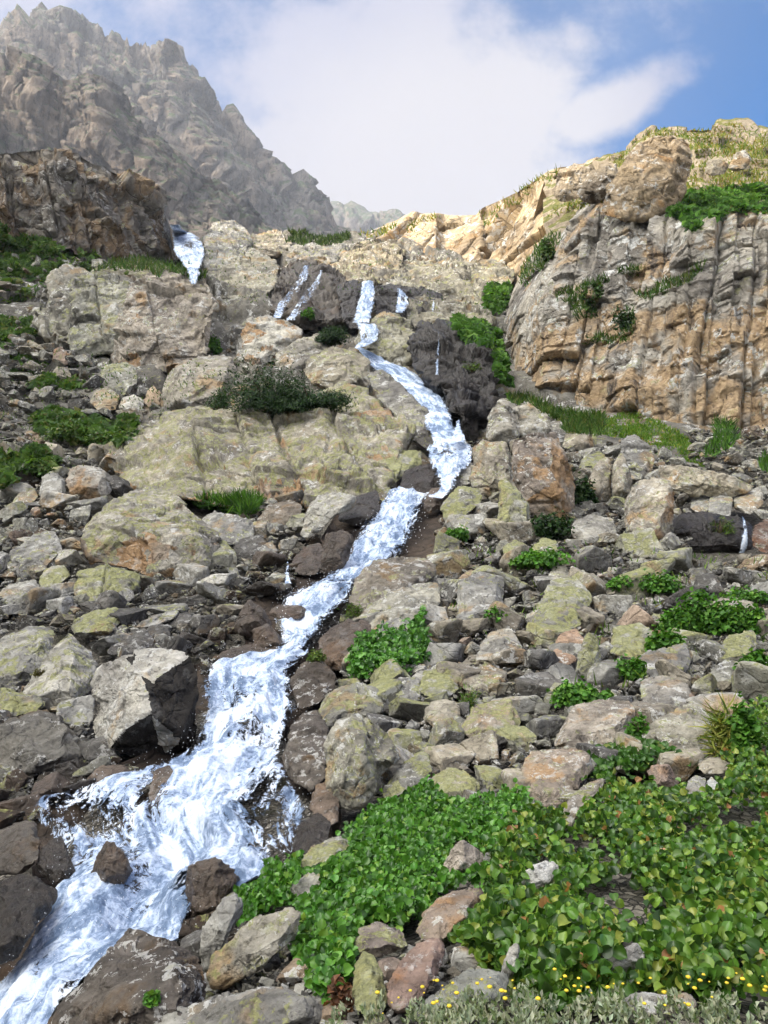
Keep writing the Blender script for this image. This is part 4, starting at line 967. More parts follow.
 (SL, 'reddish brown sloping slab, bottom middle', [(384, 996), (392, 976), (402, 958), (418, 944), (434, 935), (446, 944), (440, 966), (428, 988), (418, 1006), (394, 1016)], 'r', dict(dD=-.14, T=.5, lich=.15, facets=[(-.1, .5, .85, .5)], nf=3, tint=(1.02, .74, .64), short='the red slab')),
 (BO, 'boulder thickly crusted with bright yellow lichen', [(352, 990), (356, 962), (364, 951), (374, 952), (383, 974), (388, 1000), (380, 1014), (356, 1012)], 'y', dict(dD=-.14, T=.8, lich=1.6, short='the bright yellow crusted boulder')),
 (BO, 'pinkish boulder with yellow right side', [(353, 944), (359, 927), (378, 922), (404, 932), (408, 946), (380, 957), (360, 956)], 't', dict(dD=-.14, T=.8, lich=.9, tint=(1.15, 1.0, .92))),
 (SL, 'grey-green crest of rock above the grey-leaved herbs', [(414, 1012), (430, 996), (450, 984), (471, 968), (490, 970), (512, 974), (504, 994), (470, 1010), (436, 1022)], 'g', dict(dD=-.14, T=.6, tint=(1.0, 1.03, .98), short='the crest rock')),
 (RK, 'white stone sticking up among the big leaves', [(498, 980), (506, 958), (512, 943), (520, 944), (518, 964), (508, 984)], 'p', dict(dD=-.14, T=.7, k=.05)),
 (BO, 'white sparkling stone in the middle of the big-leaf carpet', [(519, 890), (522, 874), (534, 866), (546, 861), (558, 865), (556, 886), (536, 892)], 'p', dict(dD=-.14, T=.8, k=.1, lich=0, tint=(1.9, 1.9, 1.9), short='the white carpet stone')),
 (BO, 'grey-white stone among big leaves near the bottom right', [(586, 962), (602, 954), (620, 948), (638, 941), (645, 953), (640, 976), (622, 976), (604, 970)], 'p', dict(dD=-.14, T=.8, k=.1, lich=.1, tint=(1.5, 1.5, 1.5), short='the grey-white stone')),
 (SL, 'flat pale slab behind the yellow-flowered herbs', [(614, 1010), (622, 998), (642, 991), (668, 994), (694, 995), (700, 1010), (660, 1020), (630, 1022)], 'p', dict(dD=-.14, T=.5, lich=.1)),
 (BO, 'stepped pinkish block at the top of the big-leaf carpet', [(647, 772), (652, 766), (670, 764), (680, 786), (672, 792), (656, 790)], 'r', dict(T=.9, k=.05, tint=(1.2, .95, .85))),
 (RK, None, [(697, 766), (702, 758), (722, 757), (732, 766), (722, 774), (704, 774)], 't', {}),
 (RK, None, [(684, 794), (688, 780), (696, 775), (706, 778), (705, 794), (694, 798)], 'g', {}),
 (RK, 'small blue-white wedge stone', [(704, 788), (708, 780), (711, 776), (721, 786), (714, 792)], 'p', dict(tint=(1.3, 1.4, 1.5), lich=0)),
 (SL, 'narrow broken slab edging the big-leaf carpet', [(562, 830), (566, 802), (580, 788), (594, 780), (608, 778), (604, 788), (584, 804), (574, 830)], 't', dict(T=.5, tint=(1.2, 1.1, 1.0))),
]
for nm, lab, poly, code, kw in T_:
    traced(nm, lab, poly, code, **kw)

# rocks of the skyline, set on the cliff top
traced(OC, 'orange-lit crag standing in the grass on the cliff top', [(598, 214), (606, 186), (620, 168), (632, 148), (648, 138), (670, 136), (688, 141), (694, 160), (688, 186), (676, 206), (650, 218), (620, 220)], 'o', D=46.2, k=.25, T=.36, joints=.45, lich=.05, tint=(1.15, .92, .66), short='the orange cliff-top crag')
traced(OC, 'pale narrow crag left of the orange cliff-top crag', [(578, 196), (588, 176), (602, 164), (616, 162), (618, 178), (606, 198), (590, 204)], 't', D=49.5, k=.3, T=.7, joints=.4, lich=.05, tint=(1.12, .96, .76))
traced(BO, 'pale rock on the grassy cliff top, left of another', [(704, 172), (708, 160), (722, 158), (730, 166), (724, 174), (712, 176)], 'p', D=45.5, k=.4, tint=(1.15, 1.05, .88))
traced(BO, 'pale rock in cliff-top grass, nearer the right edge', [(728, 168), (736, 152), (746, 150), (752, 160), (744, 170), (734, 172)], 'p', D=45, k=.4, tint=(1.15, 1.05, .88))
traced(OC, 'sunlit pale block at the left end of the cliff-top grass', [(552, 196), (556, 172), (572, 164), (592, 168), (596, 182), (580, 198), (562, 204)], 't', D=53.5, k=.4, T=.7, joints=.4, tint=(1.2, 1.02, .8), lich=.05)

# unit rocks shared by the smaller stones
UNIT = []


def unit_rock(seed, lev, sq):
    rg = np.random.default_rng(seed)
    d, Fc = ico(lev)
    acc = np.zeros(len(d))
    for a in ((1, 0, 0), (-1, 0, 0), (0, 1, 0), (0, -1, 0), (0, 0, 1), (0, 0, -1)):
        nn = np.array(a, float) + rg.normal(size=3) * 0.28; nn /= np.linalg.norm(nn)
        acc += np.maximum(0, d @ nn / rg.uniform(0.55, 0.75)) ** 60
    for _ in range(5):
        nn = rg.normal(size=3); nn /= np.linalg.norm(nn)
        acc += np.maximum(0, d @ nn / rg.uniform(0.72, 0.95)) ** 60
    acc += 0.7 ** 60
    V = d / (acc ** (1 / 60.0))[:, None]
    V = V * np.array([1.0, rg.uniform(0.7, 1.0), sq])
    if lev >= 4:
        N = vnormals(V, Fc)
        V = V + N * (0.014 * fbm(V * 2 + seed, 4, seed) + 0.035 * blocks(V * 1.6 + seed, seed, 1.2, 0.12, 0.05) + 0.015 * fbm(V * 7, 4, seed))[:, None]
    return V, Fc


for q in range(18):
    UNIT.append(unit_rock(300 + q, 5, [0.42, 0.6, 0.78][q % 3]))
UNIT_LOW = [unit_rock(500 + q, 3, [0.32, 0.5, 0.7][q % 3]) for q in range(24)]
UNIT_MED = [unit_rock(700 + q, 4, [0.4, 0.58, 0.75][q % 3]) for q in range(15)]
_unit_me = {}


def in_poly(px, py, poly):
    poly = np.asarray(poly, float)
    px = np.asarray(px, float); py = np.asarray(py, float)
    ins = np.zeros(px.shape, bool)
    for (x1, y1), (x2, y2) in zip(poly, np.roll(poly, -1, 0)):
        c = ((y1 > py) != (y2 > py)) & (px < (x2 - x1) * (py - y1) / (y2 - y1 + 1e-12) + x1)
        ins ^= c
    return ins


# main stream edges (photo rows), used for the water and to keep stones out of it
STREAM = [(492, 386, 432), (505, 376, 426), (520, 366, 420), (540, 354, 412), (560, 338, 398), (580, 322, 362), (590, 300, 355), (600, 282, 350), (615, 273, 334), (632, 276, 324), (644, 280, 316), (655, 266, 310),
          (665, 228, 296), (672, 206, 292), (690, 200, 294), (705, 200, 298), (720, 200, 294), (735, 196, 288), (750, 186, 284), (765, 150, 284), (780, 110, 292), (795, 74, 302), (815, 30, 308), (830, 40, 306), (850, 60, 300),
          (868, 66, 282), (885, 66, 250), (900, 58, 210), (915, 48, 196), (935, 40, 186), (955, 28, 150), (975, 12, 100), (1000, -12, 76), (1024, -40, 56), (1060, -75, 34)]
ST_POLY = [(a, y) for y, a, b in STREAM] + [(b, y) for y, a, b in STREAM[::-1]]
CASC = [(350, 350, 364), (358, 360, 384), (366, 367, 399), (375, 378, 418), (385, 393, 433), (395, 404, 442), (405, 412, 448), (415, 418, 452), (425, 423, 454), (434, 428, 458), (442, 431, 466), (450, 426, 474), (458, 426, 474), (466, 428, 470), (474, 434, 462), (482, 438, 458), (490, 436, 456), (498, 424, 446)]
CA_POLY = [(a, y) for y, a, b in CASC] + [(b, y) for y, a, b in CASC[::-1]]
CARPET_A = [(232, 905), (240, 890), (262, 878), (285, 880), (305, 872), (330, 860), (352, 838), (368, 815), (385, 803), (420, 795), (440, 790), (470, 800), (498, 806), (520, 800), (532, 815), (525, 835), (505, 850), (500, 872), (488, 888), (470, 890), (440, 898), (415, 925), (400, 930), (375, 920), (355, 930), (348, 960), (345, 1000), (330, 1010), (312, 985), (296, 960), (300, 935), (280, 925), (250, 930), (238, 925)]
CARPET_B = [(505, 850), (530, 815), (565, 815), (590, 790), (615, 775), (650, 790), (690, 795), (720, 790), (735, 760), (745, 720), (800, 690), (1150, 660), (1150, 1010), (700, 1004), (560, 1008), (520, 1000), (486, 975), (460, 960), (456, 940), (486, 918), (496, 885)]
CARPET_C = [(575, 770), (590, 750), (625, 742), (655, 735), (690, 740), (704, 752), (700, 768), (668, 765), (650, 768), (620, 772), (595, 780)]
LUSH = [(350, 668), (362, 656), (385, 655), (398, 648), (395, 632), (405, 624), (420, 628), (424, 645), (428, 662), (418, 674), (395, 676), (370, 680), (352, 682)]


def blocked(px, py, pad=0.0):
    b = in_poly(px, py, ST_POLY) | in_poly(px, py, CA_POLY)
    for pp in (CARPET_A, CARPET_B):
        b |= in_poly(px, py, pp)
    return b


RAST = np.zeros((1100, 900), bool)     # where traced rocks already stand
for r in ROCKS:
    q = r['poly']; c = q.mean(0); qq = c + (q - c) * 0.85
    x0, x1 = int(max(0, qq[:, 0].min())), int(min(899, qq[:, 0].max() + 1)); y0, y1 = int(max(0, qq[:, 1].min())), int(min(1099, qq[:, 1].max() + 1))
    if x1 <= x0 or y1 <= y0: continue
    gx, gy = np.meshgrid(np.arange(x0, x1), np.arange(y0, y1))
    RAST[y0:y1, x0:x1] |= in_poly(gx, gy, qq)
AREAS = [  # scree polygons: outline, share of stones, size range in photo pixels
    ([(-160, 440), (110, 440), (150, 480), (100, 500), (75, 545), (90, 575), (230, 560), (290, 565), (260, 600), (230, 640), (150, 660), (100, 650), (80, 630), (-160, 640)], 1.0, (9, 34)),
    ([(-160, 345), (60, 345), (110, 370), (160, 400), (150, 420), (110, 445), (60, 470), (-160, 480)], 0.55, (7, 22)),
    ([(440, 520), (480, 500), (530, 540), (600, 545), (640, 545), (700, 565), (780, 555), (1150, 555), (1150, 690), (780, 690), (740, 740), (700, 765), (620, 770), (560, 815), (500, 815), (430, 800), (390, 800), (340, 740), (330, 690), (350, 660), (340, 620), (420, 590), (440, 560)], 1.0, (11, 46)),
    ([(590, 440), (650, 440), (700, 480), (1080, 470), (1080, 500), (660, 500), (620, 500), (590, 480)], 0.8, (7, 24)),
    ([(690, 430), (1080, 430), (1080, 480), (730, 480), (690, 468)], 0.8, (6, 18)),
    ([(240, 500), (300, 500), (320, 560), (280, 600), (240, 560)], 1.0, (8, 28)),
    ([(0, 770), (90, 760), (150, 770), (80, 800), (30, 825), (-160, 830)], 0.8, (10, 40)),
    ([(180, 640), (240, 640), (250, 670), (205, 690), (200, 660)], 0.8, (8, 24)),
    ([(455, 445), (500, 440), (600, 440), (690, 480), (690, 560), (600, 555), (530, 550), (480, 520), (455, 500)], 1.0, (8, 28)),
    ([(-160, 680), (60, 690), (110, 750), (130, 765), (60, 790), (20, 820), (-160, 830)], 0.8, (9, 36)),
    ([(170, 930), (240, 880), (300, 890), (330, 1000), (440, 930), (500, 980), (480, 1030), (340, 1040), (180, 1040)], 0.7, (8, 30)),
    ([(0, 232), (60, 250), (130, 270), (90, 275), (40, 296), (-30, 305)], 0.25, (5, 15)),
    ([(0, 320), (46, 324), (90, 380), (60, 390), (0, 384)], 0.4, (5, 15)),
    ([(760, 490), (1080, 490), (1080, 560), (760, 560)], 0.8, (8, 26)),
    ([(230, 330), (270, 300), (290, 330), (240, 380), (210, 370)], 0.5, (6, 16)),
    ([(480, 300), (510, 300), (505, 390), (490, 400), (480, 350)], 0.4, (6, 14)),
]
cand = []
for ai, (poly, share, (s0, s1)) in enumerate(AREAS):
    q = np.array(poly, float)
    A = abs(sum(q[i - 1, 0] * q[i, 1] - q[i, 0] * q[i - 1, 1] for i in range(len(q)))) / 2
    nn = int(share * A / 45)
    x0, y0 = q.min(0); x1, y1 = q.max(0)
    k = 0
    while k < nn:
        px = RNG.uniform(x0, x1, 400); py = RNG.uniform(y0, y1, 400)
        ok = in_poly(px, py, q)
        for x, y in zip(px[ok], py[ok]):
            sz = s0 * (s1 / s0) ** (RNG.random() ** 1.9)
            cand.append((sz, x, y, ai)); k += 1
            if k >= nn: break
cand.sort(reverse=True)
keep = []
cell = {}
for sz, x, y, ai in cand:
    xi, yi = int(x), int(y)
    if 0 <= xi < 900 and 0 <= yi < 1100 and RAST[yi, xi] and RNG.random() < 0.93: continue
    if blocked(x, y): continue
    key = (int(x // 30), int(y // 30)); bad = False
    for a in (-1, 0, 1):
        for b in (-1, 0, 1):
            for (s2, x2, y2) in cell.get((key[0] + a, key[1] + b), ()):
                if ((x - x2) ** 2 + ((y - y2) * 1.35) ** 2) < (0.36 * (sz + s2)) ** 2: bad = True; break
            if bad: break
        if bad: break
    if bad: continue
    cell.setdefault(key, []).append((sz, x, y)); keep.append((sz, x, y))
N_RANDOM = 298 - len(ROCKS)


def near_stream(px, py):
    d = np.full(np.shape(px), 1e9)
    for y, a, b in STREAM[:-3] + CASC:
        for e in (a, b):
            d = np.minimum(d, np.hypot(px - e, (py - y)))
    return d


def random_basis(rg, tiltmax):
    ax = rg.normal(size=3); ax /= np.linalg.norm(ax)
    from mathutils import Matrix, Vector
    return Matrix.Rotation(rg.uniform(-tiltmax, tiltmax), 3, Vector((ax[0], ax[1], 0.15))) @ Matrix.Rotation(rg.uniform(0, 6.28), 3, 'Z')


inside = [c for c in keep if 4 < c[1] < 764 and c[2] < 1016]
picked = set(id(c) for c in inside[:N_RANDOM])
rub_V, rub_F, rub_C = [], [], []
off = 0
CODES = ['g'] * 8 + ['y'] * 9 + ['t'] * 6 + ['p'] * 4 + ['o'] * 1 + ['d'] * 2 + ['r'] * 1
n_big = 0
for cnd in keep:
    sz, x, y = cnd
    D = float(baseD(x, y))
    r = 0.5 * sz * D / F * 1.3
    ds = float(near_stream(np.array(x), np.array(y)))
    code = CODES[RNG.integers(len(CODES))]
    wet = 0.0
    if ds < 46 and x < 330 and RNG.random() < 0.85 or ds < 14: code = ['b', 'w', 'd'][RNG.integers(3)]
    elif x < 300 and 590 < y < 700 and RNG.random() < 0.45: code = 'd'
    Pw = place(x, y, D - 0.15 * r)
    Mx = random_basis(RNG, 0.6)
    sc = np.array([1.0, 1.0, 1.0]) * r * RNG.uniform(0.88, 1.12, 3)
    if id(cnd) in picked:
        u = int(RNG.integers(len(UNIT))); mat = rock_material(D)
        if (u, mat.name) not in _unit_me:
            V, Fc = UNIT[u]; _unit_me[(u, mat.name)] = make_mesh('rock', V, Fc, mat)
        o = put('rock', _unit_me[(u, mat.name)], Pw)
        o.rotation_euler = Mx.to_euler(); o.scale = sc
        t3 = TINT[code]; j = RNG.uniform(0.8, 1.2)
        o.color = (t3[0] * j, t3[1] * j, t3[2] * j, 1 - WET.get(code, 0))
        o['lichen'] = float(LICH[code] * RNG.uniform(0.7, 1.2)); o['category'] = 'rock'
        ROCKS.append(dict(o=o, px=x, py=y, w=sz, h=sz, code=code, poly=None, short=None, D=D, flat=(u % 3)))
        n_big += 1
    else:
        V, Fc = UNIT_MED[int(RNG.integers(len(UNIT_MED)))] if sz > 11 else UNIT_LOW[int(RNG.integers(len(UNIT_LOW)))]
        W = (V * sc) @ np.array(Mx.transposed()) + Pw
        t3 = np.array(TINT[code]) * RNG.uniform(0.6, 1.05)  # stones in the gaps tinted darker for a look of shade
        if code in 'wb': t3 = t3 * 0.32
        rub_V.append(W); rub_F.append(Fc + off); rub_C.append(np.tile(t3, (len(V), 1))); off += len(V)
# fine chips everywhere between the stones
for ai, (poly, share, _) in enumerate(AREAS[:11]):
    q = np.array(poly, float); x0, y0 = q.min(0); x1, y1 = q.max(0)
    A = abs(sum(q[i - 1, 0] * q[i, 1] - q[i, 0] * q[i - 1, 1] for i in range(len(q)))) / 2
    px = RNG.uniform(x0, x1, int(A / 14 * share)); py = RNG.uniform(y0, y1, len(px))
    ok = in_poly(px, py, q) & ~blocked(px, py)
    dsv = near_stream(px, py)
    for x, y, ds in zip(px[ok], py[ok], dsv[ok]):
        D = float(baseD(x, y)); sz = RNG.uniform(3.0, 8.5)
        r = 0.5 * sz * D / F * 1.15
        V, Fc = UNIT_LOW[int(RNG.integers(len(UNIT_LOW)))]
        W = (V * r) @ np.array(random_basis(RNG, 0.9).transposed()) + place(x, y, D + 0.5 * r)
        t3 = np.array(TINT['gytpgd'[RNG.integers(6)]]) * RNG.uniform(0.3, 0.75)  # chip colours darkened to stand in for shade between the rocks
        if ds < 40 and x < 330 or ds < 12: t3 = t3 * 0.3
        rub_V.append(W); rub_F.append(Fc + off); rub_C.append(np.tile(t3, (len(V), 1))); off += len(V)
ro = put('rubble', make_mesh('rubble', np.concatenate(rub_V), np.concatenate(rub_F), M_RUB, smooth=False, vcol=np.concatenate(rub_C)))
tag(ro, 'small broken stones filling the scree between the boulders', 'rubble', kind='stuff')
print('rocks', len(ROCKS), 'random big', n_big, 'rubble', len(rub_V), 'kept', len(keep))


# ------------------------------------------------------------------ water
def flow_sheet(name, rows, mat, cpx=1.6, dm=0.985, amp=0.12, pad=5, sparse=(), rag=0.5, seed=81, fs=1.0, Dfix=None, bow=0.05, shift=0.0, holes=True, thin=0.2):
    rows = np.array(rows, float)
    ys = np.arange(rows[0, 0], rows[-1, 0], cpx)
    a = np.interp(ys, rows[:, 0], rows[:, 1]) - pad; b = np.interp(ys, rows[:, 0], rows[:, 2]) + pad
    nc = int(max(8, min(260, np.max(b - a) / cpx)))
    u = np.linspace(0, 1, nc)[None, :]
    px = a[:, None] + (b - a)[:, None] * u
    py = np.broadcast_to(ys[:, None], px.shape)
    D = (baseD(px, py) if Dfix is None else Dfix(px, py)) * dm + shift
    P = place(px, py, D)
    n, m = px.shape
    Fc = grid_faces(n, m)
    V = P.reshape(-1, 3)
    N = vnormals(V, Fc)
    if (N * V).sum() > 0:
        Fc = Fc[:, ::-1].copy(); N = -N
    sc = np.linalg.norm(np.diff(P, axis=0), axis=2)
    vm = np.concatenate([np.zeros((1, m)), np.cumsum(sc, 0)], 0).mean(1)[:, None] * np.ones((1, m))
    um = (u - 0.5) * np.linalg.norm(P[:, -1] - P[:, 0], axis=1)[:, None]
    Q = np.stack([um.ravel() * 1.6 / fs, vm.ravel() * 0.75 / fs, 0 * um.ravel()], 1)
    wob = 0.5 * fbm(Q * 0.6 + 9, 3, seed)
    Q[:, 0] += wob
    e = np.minimum(u, 1 - u) * (b - a)[:, None] / (pad * 2.8)
    e = np.clip(np.broadcast_to(e, px.shape), 0, 1.6).ravel()
    h = amp * (1.1 * fbm(Q, 4, seed + 1, 0.52) + 0.35 * fbm(Q * np.array([2.4, 1.3, 1]) + 4, 5, seed + 2, 0.6) + 0.16 * fbm(V * 5 / fs, 4, seed + 4)) * np.minimum(e, 1)
    h = h + bow * np.sqrt(np.clip(4 * u * (1 - u), 0, 1) * np.ones((n, 1))).ravel()
    V = V + N * h[:, None]
    th = np.zeros(len(h)) - 0.2
    if holes:
        th = np.maximum(th, rag * 1.7 * (1 - e) + thin)
        for (cx, cy, rx, ry, s) in sparse:
            g = np.exp(-(((px - cx) / rx) ** 2 + ((py - cy) / ry) ** 2)).ravel()
            th = np.maximum(th, s * g)
    me = make_mesh(name, V, Fc, mat, uv=np.stack([um.ravel(), vm.ravel()], 1), vcol=np.repeat(th[:, None], 3, 1))
    return me, V


M_BED = rock_mat('wet_stream_bed', 1.2, lich=0.0, tint=(0.22, 0.17, 0.14), white=0.0, tan=0.3)
W_ = []
bed, _ = flow_sheet('stream_bed', STREAM, M_BED, cpx=3, dm=1.0, amp=0.5, pad=34, holes=False, bow=-0.3, seed=91)
tag(put('stream_bed', bed), 'dark wet rock bed under the white water', 'stream bed', kind='structure')
me, WV = flow_sheet('stream_water', STREAM, M_WATER, cpx=1.3, dm=0.982, amp=0.26, pad=7, rag=0.62, bow=0.1,
                    sparse=((85, 825, 62, 30, 0.74), (62, 862, 24, 26, 0.85), (270, 815, 34, 50, 0.72), (155, 800, 20, 30, 0.72), (285, 855, 26, 24, 0.8), (250, 740, 26, 18, 0.5), (60, 795, 46, 20, 0.66), (330, 585, 24, 12, .4), (130, 876, 26, 28, .6), (238, 700, 30, 14, .42), (200, 900, 24, 20, .5), (40, 975, 20, 14, .4)))
tag(put('stream_water', me), 'foaming white stream tumbling down to the lower left corner', 'stream', kind='structure')
W_.append(WV)
me, WV = flow_sheet('waterfall', CASC, M_FALL, cpx=1.1, dm=0.975, amp=0.24, pad=3, rag=0.6, fs=2.0, bow=0.15, shift=-1.0, sparse=((446, 455, 14, 10, 0.55),))
tag(put('waterfall', me), 'white cascade curving beside the black wet wall in the middle', 'waterfall', kind='structure'); W_.append(WV)


bpy.context.view_layer.update()
DG = bpy.context.evaluated_depsgraph_get()


def hit(px, py):
    d = place(px, py, 1.0); d = d / np.linalg.norm(d)
    ok, loc, nor, idx, ob, mt = scene.ray_cast(DG, (0, 0, 0), tuple(d))
    return (np.array(loc), np.array(nor), ob) if ok else (None, None, None)


def fall(rows, label, shift, Dc, sparse=(), rag=0.7, amp=0.3, k=0.35, pad=2, thin=0.3):
    ys_ = np.arange(rows[0][0], rows[-1][0] + 1, 2.0)
    r_ = np.array(rows, float)
    ds = []
    for yq in ys_:
        a = np.interp(yq, r_[:, 0], r_[:, 1]); b = np.interp(yq, r_[:, 0], r_[:, 2])
        hs_ = []
        for fr in (0.1, 0.5, 0.9):
            L, N, ob = hit(a + (b - a) * fr, yq)
            if L is not None and L[1] < Dc + 22: hs_.append(L[1])
        ds.append(min(hs_) if hs_ else Dc)
    ds = np.array(ds)
    pd = np.pad(ds, 2, mode='edge')
    ds = np.minimum(ds, np.minimum.reduce([pd[1:-3], pd[3:-1]]))
    pd = np.pad(ds, 2, mode='edge')
    ds = np.minimum((pd[:-4] + pd[1:-3] + pd[2:-2] + pd[3:-1] + pd[4:]) / 5, ds + 0.3)
    me, WV = flow_sheet('waterfall', rows, M_FALL, cpx=0.9, dm=1.0, amp=amp * 0.6, pad=pad, rag=rag, fs=2.5, bow=0.2, sparse=sparse, thin=thin, seed=int(100 + rows[0][1]),
                        Dfix=lambda px, py: np.interp(py, ys_, ds) - 0.012 * Dc * 0.5)
    tag(put('waterfall', me), label, 'waterfall', kind='structure')


fall([(223, 168, 180), (232, 170, 190), (240, 171, 203), (252, 172, 207), (264, 180, 204), (274, 186, 202), (286, 189, 199)], 'topmost white fall beside the shaded cliff', -1.5, 73.0, ((190, 247, 7, 6, 0.7), (200, 240, 6, 6, 0.7)), k=0.6)
fall([(284, 360, 376), (292, 359, 377), (304, 356, 376), (316, 353, 373), (326, 350, 372)], 'straight white fall between the wet slab and the pale boulder', -1.2, 62.0, k=0.5)
fall([(268, 302, 312), (280, 296, 310), (294, 286, 300), (306, 276, 290), (320, 270, 284)], 'left thin veil of water on the brown slab', -2.6, 63.5, ((293, 292, 30, 40, 0.62),), k=0.9, thin=0.46)
fall([(272, 318, 326), (284, 312, 322), (298, 300, 316), (310, 292, 306), (322, 284, 298)], 'right thin veil of water on the brown slab', -2.6, 63.5, ((304, 298, 30, 40, 0.62),), k=0.9, thin=0.46)
fall([(290, 396, 402), (298, 395, 410), (306, 394, 411), (314, 394, 406)], 'small fall right of the straight white fall', -1.5, 63.0, ((403, 300, 4, 6, .6),), k=0.5)
fall([(299, 431, 435), (306, 430, 437), (314, 430, 436)], 'tiny fall farthest right in the row of upper falls', -1.5, 63.0, k=0.5)
fall([(326, 354, 378), (334, 358, 382), (342, 358, 378), (350, 352, 368)], 'foaming run-out under the straight white fall', -1.5, 58.5, ((366, 338, 8, 6, 0.5),), k=0.8)
fall([(516, 736, 741), (524, 737, 745), (534, 738, 748), (544, 735, 748), (552, 733, 744)], 'little spring trickle at the right edge', -1.3, 24.0, ((742, 532, 6, 8, .5),), k=0.2, amp=0.1, thin=0.45)
fall([(562, 285, 290), (572, 284, 292), (584, 282, 292), (592, 281, 296)], 'side trickle joining the main stream from the left', -1.3, 22.0, ((287, 578, 5, 8, .5),), k=0.3, amp=0.1, thin=0.5)
fall([(240, 113, 115), (248, 112, 116), (256, 111, 117)], 'faint trickle at the foot of the shaded cliff', -2.0, 68.5, k=0.2, amp=0.2, thin=0.5)

fall([(330, 436, 441), (345, 435, 442), (362, 434, 441), (378, 432, 440)], 'thin trickle down the face of the black wet wall', -1.0, 56.0, thin=0.42)
fall([(424, 455, 462), (432, 452, 463), (440, 450, 466), (448, 448, 468)], 'short splash of water entering the pool from the right', -1.0, 42.0, thin=0.3)

# spray: thrown drops along the broken edges and above the foam
sv, sf = [], []
od, of_ = ico(1)
so = 0
Wm = W_[0]
pxw, pyw = project(Wm)
for kx in RNG.integers(0, len(Wm), 2600):
    Pw = Wm[kx]; D = Pw[1]
    if pyw[kx] > 1040: continue
    hh = abs(RNG.normal()) * 0.16 * (1.2 if pyw[kx] > 640 else 0.6)
    c = Pw + np.array([RNG.normal() * 0.10, -0.35 * hh - 0.05, hh * 0.8])
    r = RNG.uniform(0.15, 0.42) * D / F
    sv.append(od * r * np.array([1, 1, RNG.uniform(0.8, 2.0)]) + c); sf.append(of_ + so); so += len(od)
tag(put('spray', make_mesh('spray', np.concatenate(sv), np.concatenate(sf), M_SPRAY)), 'drops of spray thrown up by the stream', 'spray', kind='stuff')

# ------------------------------------------------------------------ plants
def frames(nrm, tip):
    """Rows of 3x3 frames: x across, y along the leaf, z its face."""
    z = nrm / np.linalg.norm(nrm, axis=1, keepdims=True)
    x = np.cross(tip, z); x /= np.maximum(np.linalg.norm(x, axis=1, keepdims=True), 1e-6)
    y = np.cross(z, x)
    return np.stack([x, y, z], 1)


def scatter(name, tpl, pos, frm, size, colr, mat, smooth=True, jitter=None):
    TV, TF = tpl
    n, k = len(pos), len(TV)
    L = TV[None] * size[:, None, None] if size.ndim == 1 else TV[None] * size[:, None, :]
    W = np.einsum('nki,nij->nkj', L, frm) + pos[:, None, :]
    Fc = (TF[None] + (np.arange(n) * k)[:, None, None]).reshape(-1, TF.shape[1])
    C = np.repeat(colr, k, 0)
    return make_mesh(name, W.reshape(-1, 3), Fc, mat, smooth=smooth, vcol=C)


def leaf_template(nb=6, na=4, round_=True, cup=0.28, bend=0.25):
    b = np.linspace(0, 1, nb); a = np.linspace(-1, 1, na + 1)
    wd = 0.46 * np.sqrt(np.clip(1 - (2 * b ** 0.9 - 1) ** 2, 0, 1)) ** (0.85 if round_ else 1.3) + 0.015
    V = []
    for i in range(nb):
        for j in range(na + 1):
            V.append((a[j] * wd[i], b[i], cup * abs(a[j]) ** 1.6 * wd[i] * 1.4 - bend * (b[i] - 0.3) ** 2))
    return np.array(V), grid_faces(nb, na + 1)


LEAF_BIG = leaf_template(7, 4, True, 0.5, 0.35)
LEAF_RND = leaf_template(5, 4, True, 0.35, 0.3)
LEAF_SM = leaf_template(3, 2, False, 0.4, 0.3)
BLADE = (np.array([(-.05, 0, 0), (.05, 0, 0), (-.035, .45, .03), (.035, .45, .03), (-.015, .8, .14), (.015, .8, .14), (0, 1, .26)]), np.array([[0, 1, 3, 2], [2, 3, 5, 4], [4, 5, 6, 6]]))
BLADE = (BLADE[0], np.array([[0, 1, 3], [0, 3, 2], [2, 3, 5], [2, 5, 4], [4, 5, 6]]))
UP = np.array([0, 0, 1.0])


def palette(n, cols, wts, var=0.22):
    cols = np.array(cols); i = RNG.choice(len(cols), n, p=np.array(wts) / np.sum(wts))
    return cols[i] * RNG.uniform(1 - var, 1 + var, (n, 1)) * RNG.uniform(0.93, 1.07, (n, 3))


